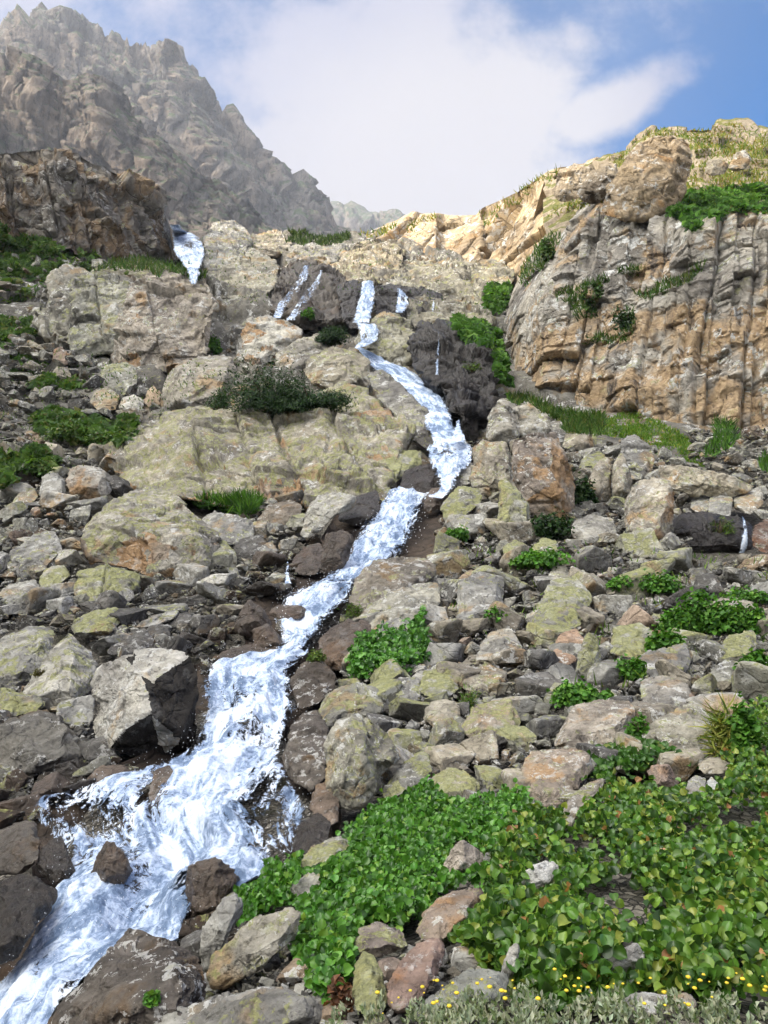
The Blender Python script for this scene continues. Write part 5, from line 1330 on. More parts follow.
def carpet(name, polys, n, size, tpl, cols, wts, label, hmax, up=0.5, avoid=True, thin=0.0):
    q = np.concatenate([np.array(p, float) for p in polys]); x0, y0 = q.min(0); x1, y1 = q.max(0)
    px = RNG.uniform(x0, x1, n * 3); py = RNG.uniform(y0, min(y1, 1090), n * 3)
    ok = np.zeros(len(px), bool)
    jx = 9 * fbm(np.stack([px / 14, py / 14, 0 * px], 1), 3, 7); jy = 9 * fbm(np.stack([px / 14, py / 14, 0 * px + 9], 1), 3, 8)
    for p in polys: ok |= in_poly(px + jx, py + jy, p)
    if avoid:
        for r in ROCKS:
            if r['poly'] is not None and r['py'] > 720:
                c = r['poly'].mean(0); inn = in_poly(px, py, c + (r['poly'] - c) * 0.84)
                ok &= ~inn
    D = baseD(px, py)
    g = place(px, py, D)
    clump = fbm(np.stack([g[:, 0] * 2.2, g[:, 1] * 2.2, 0 * px], 1), 4, 13)
    if thin: ok &= (RNG.random(len(px)) > thin * sstep(0.02, -0.28, clump))
    px, py, g, clump = px[ok][:n], py[ok][:n], g[ok][:n], clump[ok][:n]
    m = len(px)
    hgt = hmax * np.clip(RNG.random(m) ** 0.8 * (0.65 + 0.8 * clump), 0.05, 1.2)
    pos = g + UP * hgt[:, None] + RNG.normal(size=(m, 3)) * 0.02
    pos[:, 1] += 0.4 * hgt
    fx, fy = project(pos)
    vis = np.ones(m, bool)
    if avoid:
        for r in ROCKS:
            if r['poly'] is not None and r['py'] > 720: vis &= ~in_poly(fx, fy, r['poly'])
    pos = pos[vis]; m = len(pos)
    nrm = np.array([-0.28, -0.55, up]) + RNG.normal(size=(m, 3)) * 0.6
    tip = UP * 0.9 + RNG.normal(size=(m, 3)) * 0.6 + np.array([0, -0.3, 0])
    sz = size * RNG.uniform(0.4, 1.35, m)
    col = palette(m, cols, wts)
    me = scatter(name, tpl, pos, frames(nrm, tip), sz, col, M_LEAF)
    o = put(name, me); tag(o, label, 'ground cover', kind='stuff')
    return o


carpet('foliage', [CARPET_A], 17000, 0.046, LEAF_RND, [(0.055, 0.16, 0.02), (0.085, 0.23, 0.03), (0.13, 0.30, 0.045), (0.035, 0.10, 0.016), (0.19, 0.33, 0.05)], [4, 5, 3, 2, 0.6],
       'dense carpet of small round bright green leaves beside the stream', 0.17)
carpet('foliage', [CARPET_B], 40000, 0.051, LEAF_BIG, [(0.06, 0.145, 0.022), (0.105, 0.215, 0.032), (0.18, 0.29, 0.045), (0.035, 0.08, 0.018), (0.28, 0.33, 0.07), (0.34, 0.17, 0.07)], [5, 5, 3, 3, 1.2, 0.3],
       'carpet of big paddle-shaped leaves covering the lower right bank', 0.17, up=0.45, thin=1.0)
carpet('foliage', [CARPET_C], 4200, 0.062, LEAF_BIG, [(0.04, 0.105, 0.02), (0.065, 0.16, 0.03), (0.10, 0.21, 0.045), (0.2, 0.24, 0.06)], [4, 5, 2, 0.4],
       'low leafy patch in front of the long pale slab', 0.16, up=0.4)
carpet('foliage', [LUSH], 5200, 0.085, LEAF_RND, [(0.05, 0.15, 0.02), (0.09, 0.24, 0.035), (0.13, 0.31, 0.05), (0.03, 0.09, 0.016)], [4, 5, 3, 2],
       'lush bright green plants behind the mossy brown rock', 0.45, up=0.6)


def grass_patch(polys, n, hgt, cols, wts, label, kind='grass', lean=0.45, thin=0.4, smin=0.6, skip=(), minz=-1, tpl=None):
    q = np.concatenate([np.array(p, float) for p in polys]); x0, y0 = q.min(0); x1, y1 = q.max(0)
    px = RNG.uniform(x0, x1, n * 4); py = RNG.uniform(y0, y1, n * 4)
    jx = 6 * fbm(np.stack([px / 12, py / 12, 0 * px], 1), 3, 17); jy = 6 * fbm(np.stack([px / 12, py / 12, 0 * px + 9], 1), 3, 18)
    ok = np.zeros(len(px), bool)
    for p in polys: ok |= in_poly(px + jx, py + jy, p)
    cl = fbm(np.stack([px / 16, py / 9, 0 * px], 1), 4, 19)
    ok &= RNG.random(len(px)) > thin * sstep(0.1, -0.3, cl)
    px, py = px[ok][:n], py[ok][:n]
    pos = []; cc = []
    for x, y in zip(px, py):
        L, N, ob = hit(x, y)
        if L is None or ob.name.startswith(('mountain', 'far', 'waterfall', 'stream') + skip) or N[2] < minz: continue
        pos.append(L)
    if not pos: return None
    pos = np.array(pos); m = len(pos)
    tip = UP + RNG.normal(size=(m, 3)) * lean
    nrm = np.array([-0.2, -1.0, 0.3]) + RNG.normal(size=(m, 3)) * 0.5
    D = pos[:, 1]
    h = hgt * RNG.uniform(smin, 1.3, m)
    wpx = np.maximum(h * 1.0, 14.0 * D / F)      # far blades stand for small tufts
    sz = np.stack([wpx, h, h], 1)
    me = scatter('grass', BLADE if tpl is None else tpl, pos - UP * 0.03, frames(nrm, tip), sz, palette(m, cols, wts, 0.3), M_GRASS, smooth=False)
    o = put('grass', me); tag(o, label, 'grass', kind='stuff')
    return o


GREEN = ([(0.05, 0.13, 0.02), (0.08, 0.19, 0.028), (0.12, 0.24, 0.04), (0.035, 0.08, 0.018)], [4, 4, 2, 2])
LEFTG = ([(0.05, 0.105, 0.024), (0.08, 0.155, 0.032), (0.12, 0.19, 0.042), (0.15, 0.16, 0.055)], [4, 4, 2, 0.7])
BRIGHT = ([(0.08, 0.17, 0.025), (0.12, 0.23, 0.03), (0.17, 0.27, 0.04), (0.30, 0.28, 0.05)], [4, 4, 3, 0.6])
TURF = ([(0.15, 0.19, 0.03), (0.23, 0.24, 0.045), (0.30, 0.25, 0.07), (0.09, 0.17, 0.025), (0.24, 0.15, 0.06)], [4, 4, 2, 4, 0.7])
CLIFFG = ([(0.05, 0.11, 0.025), (0.08, 0.15, 0.03), (0.14, 0.16, 0.05), (0.04, 0.075, 0.02)], [4, 4, 2, 2])
grass_patch([[(-5, 224), (30, 238), (60, 245), (95, 256), (130, 268), (128, 274), (90, 270), (70, 278), (40, 290), (20, 300), (-5, 306)]], 3600, 0.36, *LEFTG, 'dark green grass slope under the shaded cliff', tpl=LEAF_SM, lean=0.9, thin=0.97, skip=('rock', 'rubble'))
grass_patch([[(-5, 318), (30, 318), (48, 324), (46, 336), (20, 336), (-5, 330)], [(-5, 352), (20, 350), (50, 362), (90, 378), (96, 388), (60, 392), (-5, 384)], [(-5, 330), (14, 340), (30, 352), (10, 356), (-5, 350)]], 4000, 0.38, *LEFTG, 'grass between the rocks left of the leaning ribs', tpl=LEAF_SM, lean=0.9, thin=0.9, skip=('rock', 'rubble'))
grass_patch([[(30, 418), (60, 410), (100, 420), (136, 420), (140, 432), (120, 442), (70, 440), (40, 436)], [(-5, 450), (12, 452), (14, 480), (-5, 484)], [(22, 456), (44, 450), (58, 462), (48, 472), (28, 470)]], 3000, 0.4, *LEFTG, 'grass tufts above the two-tone boulder', tpl=LEAF_SM, lean=0.9, thin=0.9)
grass_patch([[(595, 414), (625, 412), (655, 420), (690, 440), (706, 456), (704, 470), (672, 464), (640, 446), (610, 436), (585, 430)]], 5500, 0.2, *BRIGHT, 'bright green grass slope with yellow flowers below the right cliff', thin=0.95, lean=0.7, skip=('rock', 'boulder', 'rubble'))
grass_patch([[(505, 392), (530, 398), (560, 408), (600, 416), (604, 436), (570, 432), (545, 412), (510, 402)]], 1800, 0.5, *CLIFFG, 'thin grass along the left foot of the right cliff')
grass_patch([[(455, 318), (480, 322), (498, 332), (504, 360), (508, 388), (500, 384), (494, 352), (470, 340), (456, 330)], [(488, 292), (506, 284), (510, 300), (496, 316), (486, 310)]], 2600, 0.4, *GREEN, 'green growth in the gully left of the right cliff', tpl=LEAF_SM, lean=0.9)
grass_patch([[(558, 302), (580, 292), (606, 284), (612, 276), (640, 280), (642, 272), (630, 268), (608, 278), (580, 286), (556, 296)], [(636, 294), (660, 284), (690, 274), (706, 262), (706, 272), (690, 286), (664, 294), (640, 298)], [(584, 342), (600, 336), (626, 336), (634, 340), (612, 346), (590, 346)], [(622, 312), (632, 310), (636, 332), (624, 336)], [(566, 300), (600, 296), (596, 320), (576, 318)]], 3000, 0.45, *CLIFFG, 'grass growing on ledges of the right cliff', thin=0.3)
grass_patch([[(538, 246), (552, 232), (562, 238), (552, 262), (534, 280), (524, 290), (520, 276)]], 700, 0.5, *CLIFFG, 'grass on the rounded left corner of the right cliff')
grass_patch([[(548, 222), (560, 205), (575, 190), (596, 172), (620, 152), (640, 136), (655, 128), (730, 124), (768, 128), (780, 215), (740, 212), (700, 214), (660, 210), (620, 208), (596, 200), (575, 212)]], 9000, 0.3, *TURF, 'yellow-brown turf on the sunlit cliff top', thin=0.75, skip=('rock', 'boulder'))
grass_patch([[(655, 200), (690, 192), (720, 192), (768, 186), (768, 214), (730, 208), (700, 222), (690, 230), (676, 214), (640, 210)]], 2600, 0.34, *GREEN, 'greener herbs hanging over the right cliff edge', tpl=LEAF_SM, lean=0.9, thin=0.7, skip=('rock', 'boulder'))
grass_patch([[(284, 238), (296, 230), (320, 227), (346, 232), (350, 240), (330, 246), (300, 245)]], 1500, 0.6, [(0.03, 0.06, 0.016), (0.05, 0.09, 0.02), (0.08, 0.11, 0.03)], [4, 4, 1], 'dark green mound on the skyline', thin=0.1)
grass_patch([[(358, 238), (370, 230), (392, 224), (396, 229), (380, 236)], [(396, 232), (430, 214), (440, 214), (410, 232)], [(478, 216), (510, 196), (545, 172), (560, 168), (552, 178), (520, 200), (486, 226)]], 1500, 0.7, *TURF, 'thin brown turf along the golden ridge', thin=0.5)
grass_patch([[(190, 505), (215, 500), (245, 499), (264, 500), (258, 512), (235, 514), (200, 512)]], 1500, 0.5, *GREEN, 'grass strip under the juniper outcrop', thin=0.1)
grass_patch([[(120, 258), (150, 262), (190, 268), (205, 275), (200, 281), (160, 274), (120, 270), (92, 268)]], 1200, 0.6, *CLIFFG, 'mossy turf on top of the left outcrop', thin=0.4)
grass_patch([[(760, 462), (775, 460), (775, 474), (762, 474)], [(716, 420), (735, 424), (740, 440), (722, 456), (705, 458), (712, 440)]], 1000, 0.5, *GREEN, 'grass at the right foot of the right cliff')

grass_patch([[(200, 250), (260, 235), (400, 225), (480, 255), (515, 270), (500, 330), (420, 330), (380, 300), (330, 290), (260, 310), (215, 300)]], 1300, 0.2, *CLIFFG, 'sparse grass in the joints of the slabs around the upper falls', thin=0.97, minz=0.35)
grass_patch([[(-5, 340), (120, 350), (230, 370), (160, 420), (110, 460), (-5, 490)]], 1800, 0.2, *LEFTG, 'sparse grass growing among the rocks at the left', thin=0.97, minz=0.2)
grass_patch([[(440, 520), (780, 560), (780, 680), (560, 690), (440, 600)]], 1500, 0.22, *BRIGHT, 'sparse grass between the stones of the right scree', thin=0.98, minz=0.3, skip=('boulder', 'rock'))


def shrub(px, py, w, h, label, cols, wts, n, leaf=4.0, tpl=LEAF_RND, name='shrub', cat='shrub', group=None, surf=False, dens=1.0, flat=0.8):
    """A low bush standing at photo point (px, py = its foot): a lumpy mound of leaves with a few stems."""
    if surf:
        L, N, ob = hit(px, py - 1)
        base = L
    else:
        base = place(px, py, baseD(px, py) - 0.02 * baseD(px, py))
    D = base[1]; rw = 0.5 * w * D / F; rh = h * D / F
    rg = np.random.default_rng(int(px * 31 + py))
    root = empty(name, base); tag(root, label, cat, group)
    d = rg.normal(size=(n, 3)); d /= np.linalg.norm(d, axis=1, keepdims=True)
    d[:, 2] = np.abs(d[:, 2]) * 1.05 - 0.05
    nm_ = int(4 + 2.2 * w / h); mc = np.stack([rg.uniform(-.72, .72, nm_), rg.uniform(-.5, .5, nm_), rg.uniform(-.1, .12, nm_)], 1); mr = rg.uniform(.28, .6, nm_) * (0.85 if nm_ > 8 else 1); mi = rg.integers(0, nm_, n)
    lump = 1 + 0.62 * fbm(d * 2.1 + px, 4, int(px))
    rad = (1 - 0.55 * rg.random(n) ** 2.2) * lump
    pos = (d * (rad * mr[mi] * 1.25)[:, None] + mc[mi]) * np.array([rw, rw * 0.8, rh * flat * 1.25])
    strag = rg.random(n) < 0.06
    pos[strag] *= rg.uniform(1.0, 1.35, (strag.sum(), 1))
    sz = 0.85 * leaf * D / F * rg.uniform(0.65, 1.35, n)
    nrm = d + rg.normal(size=(n, 3)) * 0.55 + UP * 0.3
    tip = d * 0.5 + UP * 0.2 + rg.normal(size=(n, 3)) * 0.6
    me = scatter('foliage', tpl, pos, frames(nrm, tip), sz, palette(n, cols, wts, 0.28), M_SHRUB)
    put('foliage', me, parent=root)
    sv, sfc = [], []; o = 0
    for k in range(5):
        a = rg.uniform(0, 6.28); e = np.array([math.cos(a) * rw * 0.6, math.sin(a) * rw * 0.5, rh * 0.6]); t = max(0.006 * D / 6, rw * 0.03)
        ring = np.array([(math.cos(x), math.sin(x), 0) for x in np.linspace(0, 2 * np.pi, 6)[:-1]])
        pts = [np.array([0, 0, -0.1 * rh]), e * 0.5 + rg.normal(size=3) * rw * 0.06, e]
        for i, p in enumerate(pts): sv.append(ring * t * (1 - 0.35 * i) + p)
        for i in range(2):
            for j in range(5): sfc.append((o + i * 5 + j, o + i * 5 + (j + 1) % 5, o + (i + 1) * 5 + (j + 1) % 5, o + (i + 1) * 5 + j))
        o += 15
    put('stem', make_mesh('stem', np.concatenate(sv), np.array(sfc), M_STEM), parent=root)
    return root


JUN = ([(0.012, 0.034, 0.010), (0.022, 0.055, 0.014), (0.035, 0.08, 0.02), (0.05, 0.10, 0.025)], [4, 5, 3, 1])
SHG = ([(0.045, 0.13, 0.018), (0.08, 0.21, 0.026), (0.12, 0.28, 0.038), (0.17, 0.33, 0.05)], [4, 5, 3, 1])
MOSS = ([(0.05, 0.10, 0.015), (0.09, 0.16, 0.02), (0.14, 0.20, 0.03)], [4, 4, 2])
NEEDLE = (np.array([(-.16, 0, 0), (.16, 0, 0), (0.1, .5, .06), (-.1, .5, .06), (0, 1, .0)]), np.array([[0, 1, 2], [0, 2, 3], [3, 2, 4]]))
S_ = [
 ((266, 414, 92, 50), 'left mass of dark juniper spreading over the big outcrop', JUN, 11000, 4.2, NEEDLE, 'juniper_bush', 'juniper'),
 ((308, 408, 84, 26), 'right trailing end of the juniper on the big outcrop', JUN, 6500, 4.0, NEEDLE, 'juniper_bush', 'juniper'),
 ((218, 410, 22, 24), 'small juniper tuft between blunt boulder and main juniper', JUN, 900, 4.0, NEEDLE, 'juniper_bush', 'juniper'),
 ((326, 344, 42, 20), 'dark juniper cap on the two rounded boulders', JUN, 3600, 3.8, NEEDLE, 'juniper_bush', 'juniper'),
 ((308, 318, 12, 10), 'tiny green tuft at the foot of the wet veil slab', SHG, 250, 3.4, LEAF_SM, 'shrub', 'shrub'),
 ((212, 354, 20, 20), 'dark green bush above the blunt grey boulder', SHG, 500, 4, LEAF_SM, 'shrub', 'shrub'),
 ((112, 446, 50, 22), 'bushy green clump left of the juniper outcrop', LEFTG, 1500, 4, LEAF_SM, 'shrub', 'shrub'),
 ((70, 440, 40, 22), 'green clump among rubble above the two-tone boulder', LEFTG, 1200, 4, LEAF_SM, 'shrub', 'shrub'),
 ((40, 474, 34, 18), 'flat green clump above the grey blocky boulder', LEFTG, 900, 4, LEAF_SM, 'shrub', 'shrub'),
 ((688, 628, 46, 40), 'round bright shrub, left of the pair on the right bank', SHG, 2200, 5, LEAF_RND, 'shrub', 'shrub'),
 ((740, 628, 56, 34), 'wide bright shrub, right of the pair on the right bank', SHG, 2200, 5, LEAF_RND, 'shrub', 'shrub'),
 ((664, 652, 32, 30), 'smaller shrub below the round bright shrub', SHG, 1100, 5, LEAF_RND, 'shrub', 'shrub'),
 ((776, 676, 60, 44), 'leafy shrub at the right edge beside the yellow-green boulder', SHG, 1800, 6, LEAF_RND, 'shrub', 'shrub'),
 ((745, 752, 40, 48), 'tall leafy clump behind the grass tuft at the right edge', SHG, 1400, 7, LEAF_RND, 'shrub', 'shrub'),
 ((584, 706, 58, 26), 'low green shrub above the flat pinkish slab', SHG, 1600, 5, LEAF_RND, 'shrub', 'shrub'),
 ((640, 740, 26, 30), 'small shrub between the two big slabs of the right scree', SHG, 700, 5, LEAF_RND, 'shrub', 'shrub'),
 ((630, 678, 26, 30), 'narrow shrub beside the cracked grey outcrop', SHG, 600, 5, LEAF_RND, 'shrub', 'shrub'),
 ((503, 622, 30, 18), 'small green tuft right of the large grey block', SHG, 600, 4.4, LEAF_RND, 'shrub', 'shrub'),
 ((530, 566, 60, 20), 'long low green tuft under the bright yellow rock', SHG, 1300, 4.4, LEAF_RND, 'shrub', 'shrub'),
 ((550, 536, 36, 28), 'dark bush at the foot of the tall upright crag', JUN, 1100, 4.4, LEAF_SM, 'shrub', 'shrub'),
 ((585, 502, 22, 40), 'dark bush in the cleft right of the tall upright crag', JUN, 900, 4.2, LEAF_SM, 'shrub', 'shrub'),
 ((456, 538, 22, 16), 'round tuft beside the right bank above the long boulder', SHG, 500, 4.4, LEAF_SM, 'shrub', 'shrub'),
 ((620, 588, 36, 14), 'flat green tuft in the upper right scree', SHG, 700, 4.2, LEAF_RND, 'shrub', 'shrub'),
 ((662, 590, 36, 18), 'green tuft above the round bright shrub', SHG, 700, 4.2, LEAF_RND, 'shrub', 'shrub'),
 ((720, 533, 24, 20), 'mossy cushion hanging beside the spring trickle', MOSS, 800, 3.6, NEEDLE, 'moss_cushion', 'moss'),
 ((752, 600, 44, 14), 'low grass-like tuft right above the wide bright shrub', SHG, 700, 4.2, LEAF_SM, 'shrub', 'shrub'),
 ((470, 705, 14, 22), 'spiky green tuft left of the tilted tan slab', BRIGHT, 260, 8, BLADE, 'grass_tuft', 'grass tuft'),
 ((728, 752, 26, 46), 'tall yellow-green grass tuft next to the long pale slab', ([(0.22, 0.26, 0.05), (0.30, 0.29, 0.08), (0.12, 0.2, 0.04)], [4, 3, 2]), 420, 24, BLADE, 'grass_tuft', 'grass tuft'),
 ((500, 862, 46, 30), 'spiky green tuft behind the peaked rock', BRIGHT, 240, 18, BLADE, 'grass_tuft', 'grass tuft'),
 ((316, 662, 18, 14), 'moss cushion on the mossy brown rock by the stream', MOSS, 500, 3.6, NEEDLE, 'moss_cushion', 'moss'),
 ((354, 618, 16, 18), 'moss tuft left of the pale sloping slab', MOSS, 450, 3.6, NEEDLE, 'moss_cushion', 'moss'),
 ((40, 676, 10, 8), 'small brown-green moss cushion on the pale prism boulder', ([(0.08, 0.07, 0.02), (0.11, 0.10, 0.03)], [1, 1]), 260, 3.0, NEEDLE, 'moss_cushion', 'moss'),
 ((472, 372, 16, 12), 'small bright moss patch on the black wet wall, upper', MOSS, 300, 3.4, NEEDLE, 'moss_cushion', 'moss'),
 ((152, 1004, 10, 12), 'tiny green plant on the black and white bottom rock', SHG, 90, 6, LEAF_RND, 'shrub', 'plant'),
 ((340, 1010, 14, 34), 'dried red-brown plant stalk at the bottom left of the leaf carpet', ([(0.16, 0.075, 0.04), (0.11, 0.055, 0.03)], [1, 1]), 160, 9, LEAF_SM, 'dried_plant', 'dried plant'),
 ((594, 300, 22, 22), 'dark bush on a ledge of the right cliff', CLIFFG, 800, 3.6, LEAF_SM, 'shrub', 'shrub'),
 ((626, 330, 20, 26), 'bush in the crack under the cliff ledge', JUN, 600, 3.6, LEAF_SM, 'shrub', 'shrub'),
 ((552, 258, 18, 26), 'bush at the upper left corner of the right cliff', CLIFFG, 600, 3.6, LEAF_SM, 'shrub', 'shrub'),
]
SURF = {'juniper_bush', 'moss_cushion'}
for (a, lab, pal_, n, lf, tp, nm, ct) in S_:
    shrub(*a, lab, *pal_, n, leaf=lf, tpl=tp, name=nm, cat=ct, surf=(nm in SURF or a[1] < 420 or lab.startswith('tiny green plant')), flat=0.9)

# grey-leaved herbs with yellow flowers along the bottom edge
n = 9500
px = RNG.uniform(330, 1100, n); py = 1068 - 78 * RNG.random(n) ** 0.75 * (0.55 + 0.6 * RNG.random(n))
lim = pl(px, [(330, 1026), (400, 1022), (520, 1016), (560, 1008), (600, 1012), (640, 1024), (700, 1022), (768, 1008), (830, 1000)])
py = np.maximum(py, lim + RNG.normal(size=n) * 4)
kp = fbm(np.stack([px / 22, py / 10, 0 * px], 1), 3, 77) > -0.16
px, py = px[kp], py[kp]; n = len(px)
g = place(px, py, baseD(px, py) * 0.97)
tip = UP + RNG.normal(size=(n, 3)) * 0.5
nrm = np.array([-0.2, -1, 0.2]) + RNG.normal(size=(n, 3)) * 0.6
col = palette(n, [(0.22, 0.26, 0.19), (0.34, 0.38, 0.29), (0.46, 0.49, 0.40), (0.14, 0.19, 0.09)], [3, 4, 3, 2], 0.2)
sz = RNG.uniform(0.012, 0.036, n)
o = put('foliage', scatter('foliage', LEAF_SM, g + UP * (RNG.random(n) ** 0.7 * 0.065 * (0.45 + 1.1 * np.clip(0.5 + fbm(np.stack([px / 13, py * 0, py * 0], 1), 3, 5), 0, 1)))[:, None], frames(nrm, tip), np.stack([sz * 0.5, sz, sz], 1), col, M_GRASS))
tag(o, 'silvery grey-green herbs along the bottom right edge', 'ground cover', kind='stuff')
n = 64
px = np.concatenate([c + RNG.normal(size=8) * 16 for c in (410, 440, 505, 560, 592, 668, 715, 752)]); py = pl(px, [(390, 1014), (520, 1010), (560, 1002), (640, 1014), (768, 1004)]) + RNG.random(n) ** 1.5 * 26 - 6
g = place(px, py, baseD(px, py) * 0.94)
fv, ff = [], []; fo = 0
dv, df = ico(2)
for k in range(n):
    r = RNG.uniform(0.003, 0.011)
    fv.append(dv * np.array([r, r, r * 0.6]) + g[k] + UP * RNG.uniform(0.05, 0.12)); ff.append(df + fo); fo += len(dv)
o = put('flowers', make_mesh('flowers', np.concatenate(fv), np.concatenate(ff), M_PETAL))
tag(o, 'small yellow flower heads above the silvery herbs', 'flowers', kind='stuff')

# ------------------------------------------------------------------ labels for the rest of the stones
LAND = [r for r in ROCKS if r['short']]
COLW = {'g': 'grey', 'y': 'yellow-lichened', 't': 'tan', 'p': 'pale', 'o': 'orange', 'd': 'dark grey', 'b': 'wet brown', 'w': 'wet black', 'r': 'reddish'}
used = set(r['o'].get('label') for r in ROCKS if r['o'].get('label'))


def rel(r, k):
    dx, dy = r['px'] - k['px'], r['py'] - k['py']
    if abs(dx) > 1.2 * abs(dy): return 'right of' if dx > 0 else 'left of'
    if abs(dy) > 1.2 * abs(dx): return 'below' if dy > 0 else 'above'
    return ('below right of' if dx > 0 else 'below left of') if dy > 0 else ('above right of' if dx > 0 else 'above left of')


for r in ROCKS:
    if r['o'].get('label'): continue
    sz = r['w']
    sw = 'small' if sz < 17 else ('mid-sized' if sz < 26 else 'large')
    shp = ['flat rock', 'angular rock', 'blocky rock'][r.get('flat', 1)]
    near = sorted(LAND, key=lambda k: (k['px'] - r['px']) ** 2 + (k['py'] - r['py']) ** 2)[:5]
    opts = [f"{sw} {COLW[r['code']]} {shp} {rel(r, k)} {k['short']}" for k in near[:2]]
    opts += [f"{sw} {COLW[r['code']]} {shp} between {a['short']} and {b['short']}" for a, b in ((near[0], near[1]), (near[0], near[2]), (near[1], near[2]), (near[0], near[3]))]
    opts += [f"{sw} {COLW[r['code']]} {shp} farther {rel(r, k)} {k['short']}" for k in near[2:]]
    opts += [f"{sw} {COLW[r['code']]} {shp} {rel(r, a)} {a['short']}, {rel(r, b)} {b['short']}" for a, b in ((near[0], near[1]), (near[1], near[2]), (near[0], near[2]), (near[2], near[3]))]
    for op in opts:
        if op not in used and len(op.split()) <= 16: break
    used.add(op); r['o']['label'] = op
    if r['poly'] is None: r['o']['group'] = 'loose rocks of the scree'

# ------------------------------------------------------------------ sky, sun, camera
SUN = np.array([-0.80, -0.36, 0.50]); SUN /= np.linalg.norm(SUN)
elev = math.asin(SUN[2]); azim = math.atan2(SUN[0], SUN[1])
w = bpy.data.worlds.new('World'); scene.world = w; w.use_nodes = True
nt = w.node_tree; nt.nodes.clear()


class WT(NT):
    def __init__(self, tree):
        self.t = tree; self.out = tree.nodes.new('ShaderNodeOutputWorld')


from mathutils import Vector
t = WT(nt)
sky = t.n('ShaderNodeTexSky', sky_type='NISHITA', sun_disc=False, sun_elevation=elev, sun_rotation=azim, altitude=2500.0, air_density=1.0, dust_density=0.6, ozone_density=1.2)
dirv = t.n('ShaderNodeTexCoord').outputs['Generated']
sx = t.n('ShaderNodeSeparateXYZ', {0: dirv})
yy = t.math('MAXIMUM', sx.outputs[1], 0.02)
Xc = t.math('DIVIDE', sx.outputs[0], yy); Zc = t.math('DIVIDE', sx.outputs[2], yy)
nv = t.n('ShaderNodeCombineXYZ', {0: Xc, 1: Zc, 2: 0.3}).outputs[0]
wn = t.n('ShaderNodeTexNoise', {'Vector': nv, 'Scale': 3.2, 'Detail': 12, 'Roughness': 0.6})
wn2 = t.n('ShaderNodeTexNoise', {'Vector': nv, 'Scale': 1.5, 'Detail': 5, 'Roughness': 0.5})


def blob(cx, cz, rx, rz, rot=0.0):
    a = t.math('SUBTRACT', Xc, cx); b = t.math('SUBTRACT', Zc, cz)
    c, s_ = math.cos(rot), math.sin(rot)
    p = t.math('ADD', t.math('MULTIPLY', a, c / rx), t.math('MULTIPLY', b, s_ / rx))
    q = t.math('ADD', t.math('MULTIPLY', a, -s_ / rz), t.math('MULTIPLY', b, c / rz))
    return t.math('SUBTRACT', 1.0, t.math('SQRT', t.math('ADD', t.math('MULTIPLY', p, p), t.math('MULTIPLY', q, q))))


m_ = t.math('MAXIMUM', blob(0.035, 0.70, 0.29, 0.34, 0.3), t.math('SUBTRACT', blob(0.33, 0.725, 0.20, 0.06, 0.5), 0.12))
m_ = t.math('MAXIMUM', m_, t.math('MULTIPLY', blob(-0.52, 0.98, 0.45, 0.16, 0.0), 0.6))
m_ = t.math('MAXIMUM', m_, blob(0.22, 0.45, 0.36, 0.19, 0.1))
m_ = t.math('MAXIMUM', m_, t.math('MULTIPLY', t.math('SUBTRACT', Zc, 1.05), 0.22))
dens = t.math('ADD', m_, t.math('MULTIPLY', t.math('SUBTRACT', wn.outputs['Fac'], 0.5), 2.3))
mask = t.step(dens, -0.10, 0.42)
core = t.step(t.math('ADD', blob(0.10, 0.62, 0.42, 0.34), t.math('MULTIPLY', t.math('SUBTRACT', wn2.outputs['Fac'], 0.5), 1.2)), 0.0, 0.85)
ccol = t.mix(core, (0.62, 0.64, 0.84, 1), (0.95, 0.91, 0.94, 1))
hs = t.n('ShaderNodeHueSaturation', {'Saturation': 1.5, 'Value': 1.15, 'Color': sky.outputs[0]})
bg1 = t.n('ShaderNodeBackground', {'Color': hs.outputs[0], 'Strength': 0.15})
# cloud strength raised behind the viewer, added fill for the shaded slope
cst = t.step(sx.outputs[1], 0.62, -0.25, 0.60, 0.85)
gdir = Vector((-0.62, -0.36, 0.72)).normalized()
gl = t.n('ShaderNodeVectorMath', {0: dirv, 1: tuple(gdir)}, operation='DOT_PRODUCT').outputs['Value']
glow = t.math('MULTIPLY', t.step(gl, 0.72, 1.0), 8.0)  # added bright patch out of view, soft light from the left
cst = t.math('ADD', cst, glow)
ccol = t.mix(t.step(gl, 0.3, 0.85), ccol, (1.0, 0.975, 0.92, 1))
bg2 = t.n('ShaderNodeBackground', {'Color': ccol, 'Strength': cst})
mx = t.n('ShaderNodeMixShader', {0: t.math('MULTIPLY', mask, 0.96), 1: bg1.outputs[0], 2: bg2.outputs[0]})
nt.links.new(mx.outputs[0], t.out.inputs[0])

sl = bpy.data.lights.new('sun', 'SUN'); sl.energy = 4.0; sl.angle = R(1.5); sl.color = (1.0, 0.84, 0.62)
so_ = bpy.data.objects.new('sun', sl); COL.objects.link(so_)
from mathutils import Vector
so_.rotation_euler = Vector((-SUN[0], -SUN[1], -SUN[2])).to_track_quat('-Z', 'Y').to_euler()

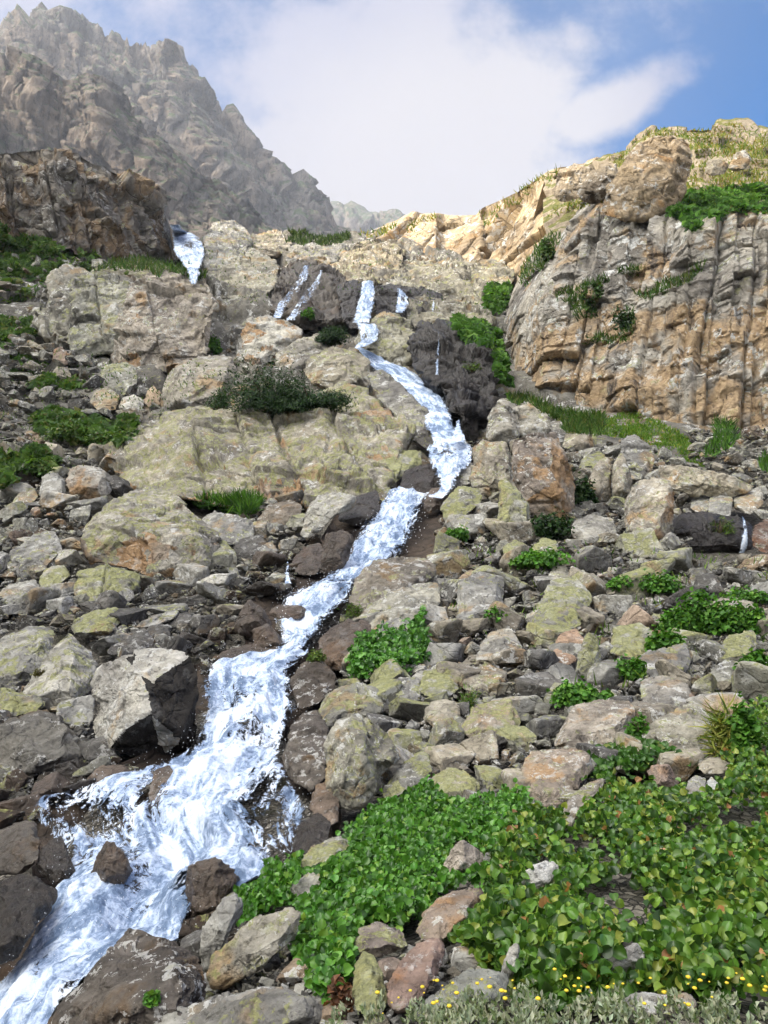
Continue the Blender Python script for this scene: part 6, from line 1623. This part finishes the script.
cam = bpy.data.cameras.new('camera'); co = bpy.data.objects.new('camera', cam); COL.objects.link(co)
co.rotation_euler = (R(90) + PITCH, 0, 0)
cam.sensor_fit = 'VERTICAL'; cam.angle_y = 2 * math.atan(512 / F)
cam.clip_start = 0.05; cam.clip_end = 20000
scene.camera = co
scene.render.resolution_x = 768; scene.render.resolution_y = 1024
scene.view_settings.view_transform = 'Standard'; scene.view_settings.look = 'None'
scene.view_settings.exposure = 0.5; scene.view_settings.gamma = 1.0; scene.view_settings.use_curve_mapping = False
scene.cycles.use_denoising = True
scene.cycles.max_bounces = 4; scene.cycles.diffuse_bounces = 2; scene.cycles.transparent_max_bounces = 5
scene.cycles.use_adaptive_sampling = True; scene.cycles.adaptive_threshold = 0.04; scene.cycles.use_light_tree = False
scene.cycles.volume_bounces = 0

HAZE = True
if HAZE:
    bm = bmesh.new(); bmesh.ops.create_cube(bm, size=1.0)
    me = bpy.data.meshes.new('haze'); bm.to_mesh(me); bm.free()
    m = bpy.data.materials.new('haze_air'); m.use_nodes = True
    n_ = m.node_tree; n_.nodes.clear()
    ou = n_.nodes.new('ShaderNodeOutputMaterial'); pv = n_.nodes.new('ShaderNodeVolumePrincipled')
    pv.inputs['Color'].default_value = (0.80, 0.86, 1.0, 1); pv.inputs['Density'].default_value = HAZE_DENS if 'HAZE_DENS' in globals() else 0.0002
    pv.inputs['Anisotropy'].default_value = 0.2
    pv.inputs['Density Attribute'].default_value = ''
    n_.links.new(pv.outputs[0], ou.inputs['Volume'])
    me.materials.append(m)
    lo = np.full(3, 1e9); hi = np.full(3, -1e9)
    bpy.context.view_layer.update()
    for ob in scene.objects:
        if ob.type == 'MESH':
            c = np.array([ob.matrix_world @ Vector(v) for v in ob.bound_box]); lo = np.minimum(lo, c.min(0)); hi = np.maximum(hi, c.max(0))
    ho = put('haze', me, tuple((lo + hi) / 2)); ho.scale = tuple(hi - lo + 4.0)
    tag(ho, 'thin bluish mountain haze filling the valley air', 'haze', kind='stuff')
    print('haze box', lo, hi)
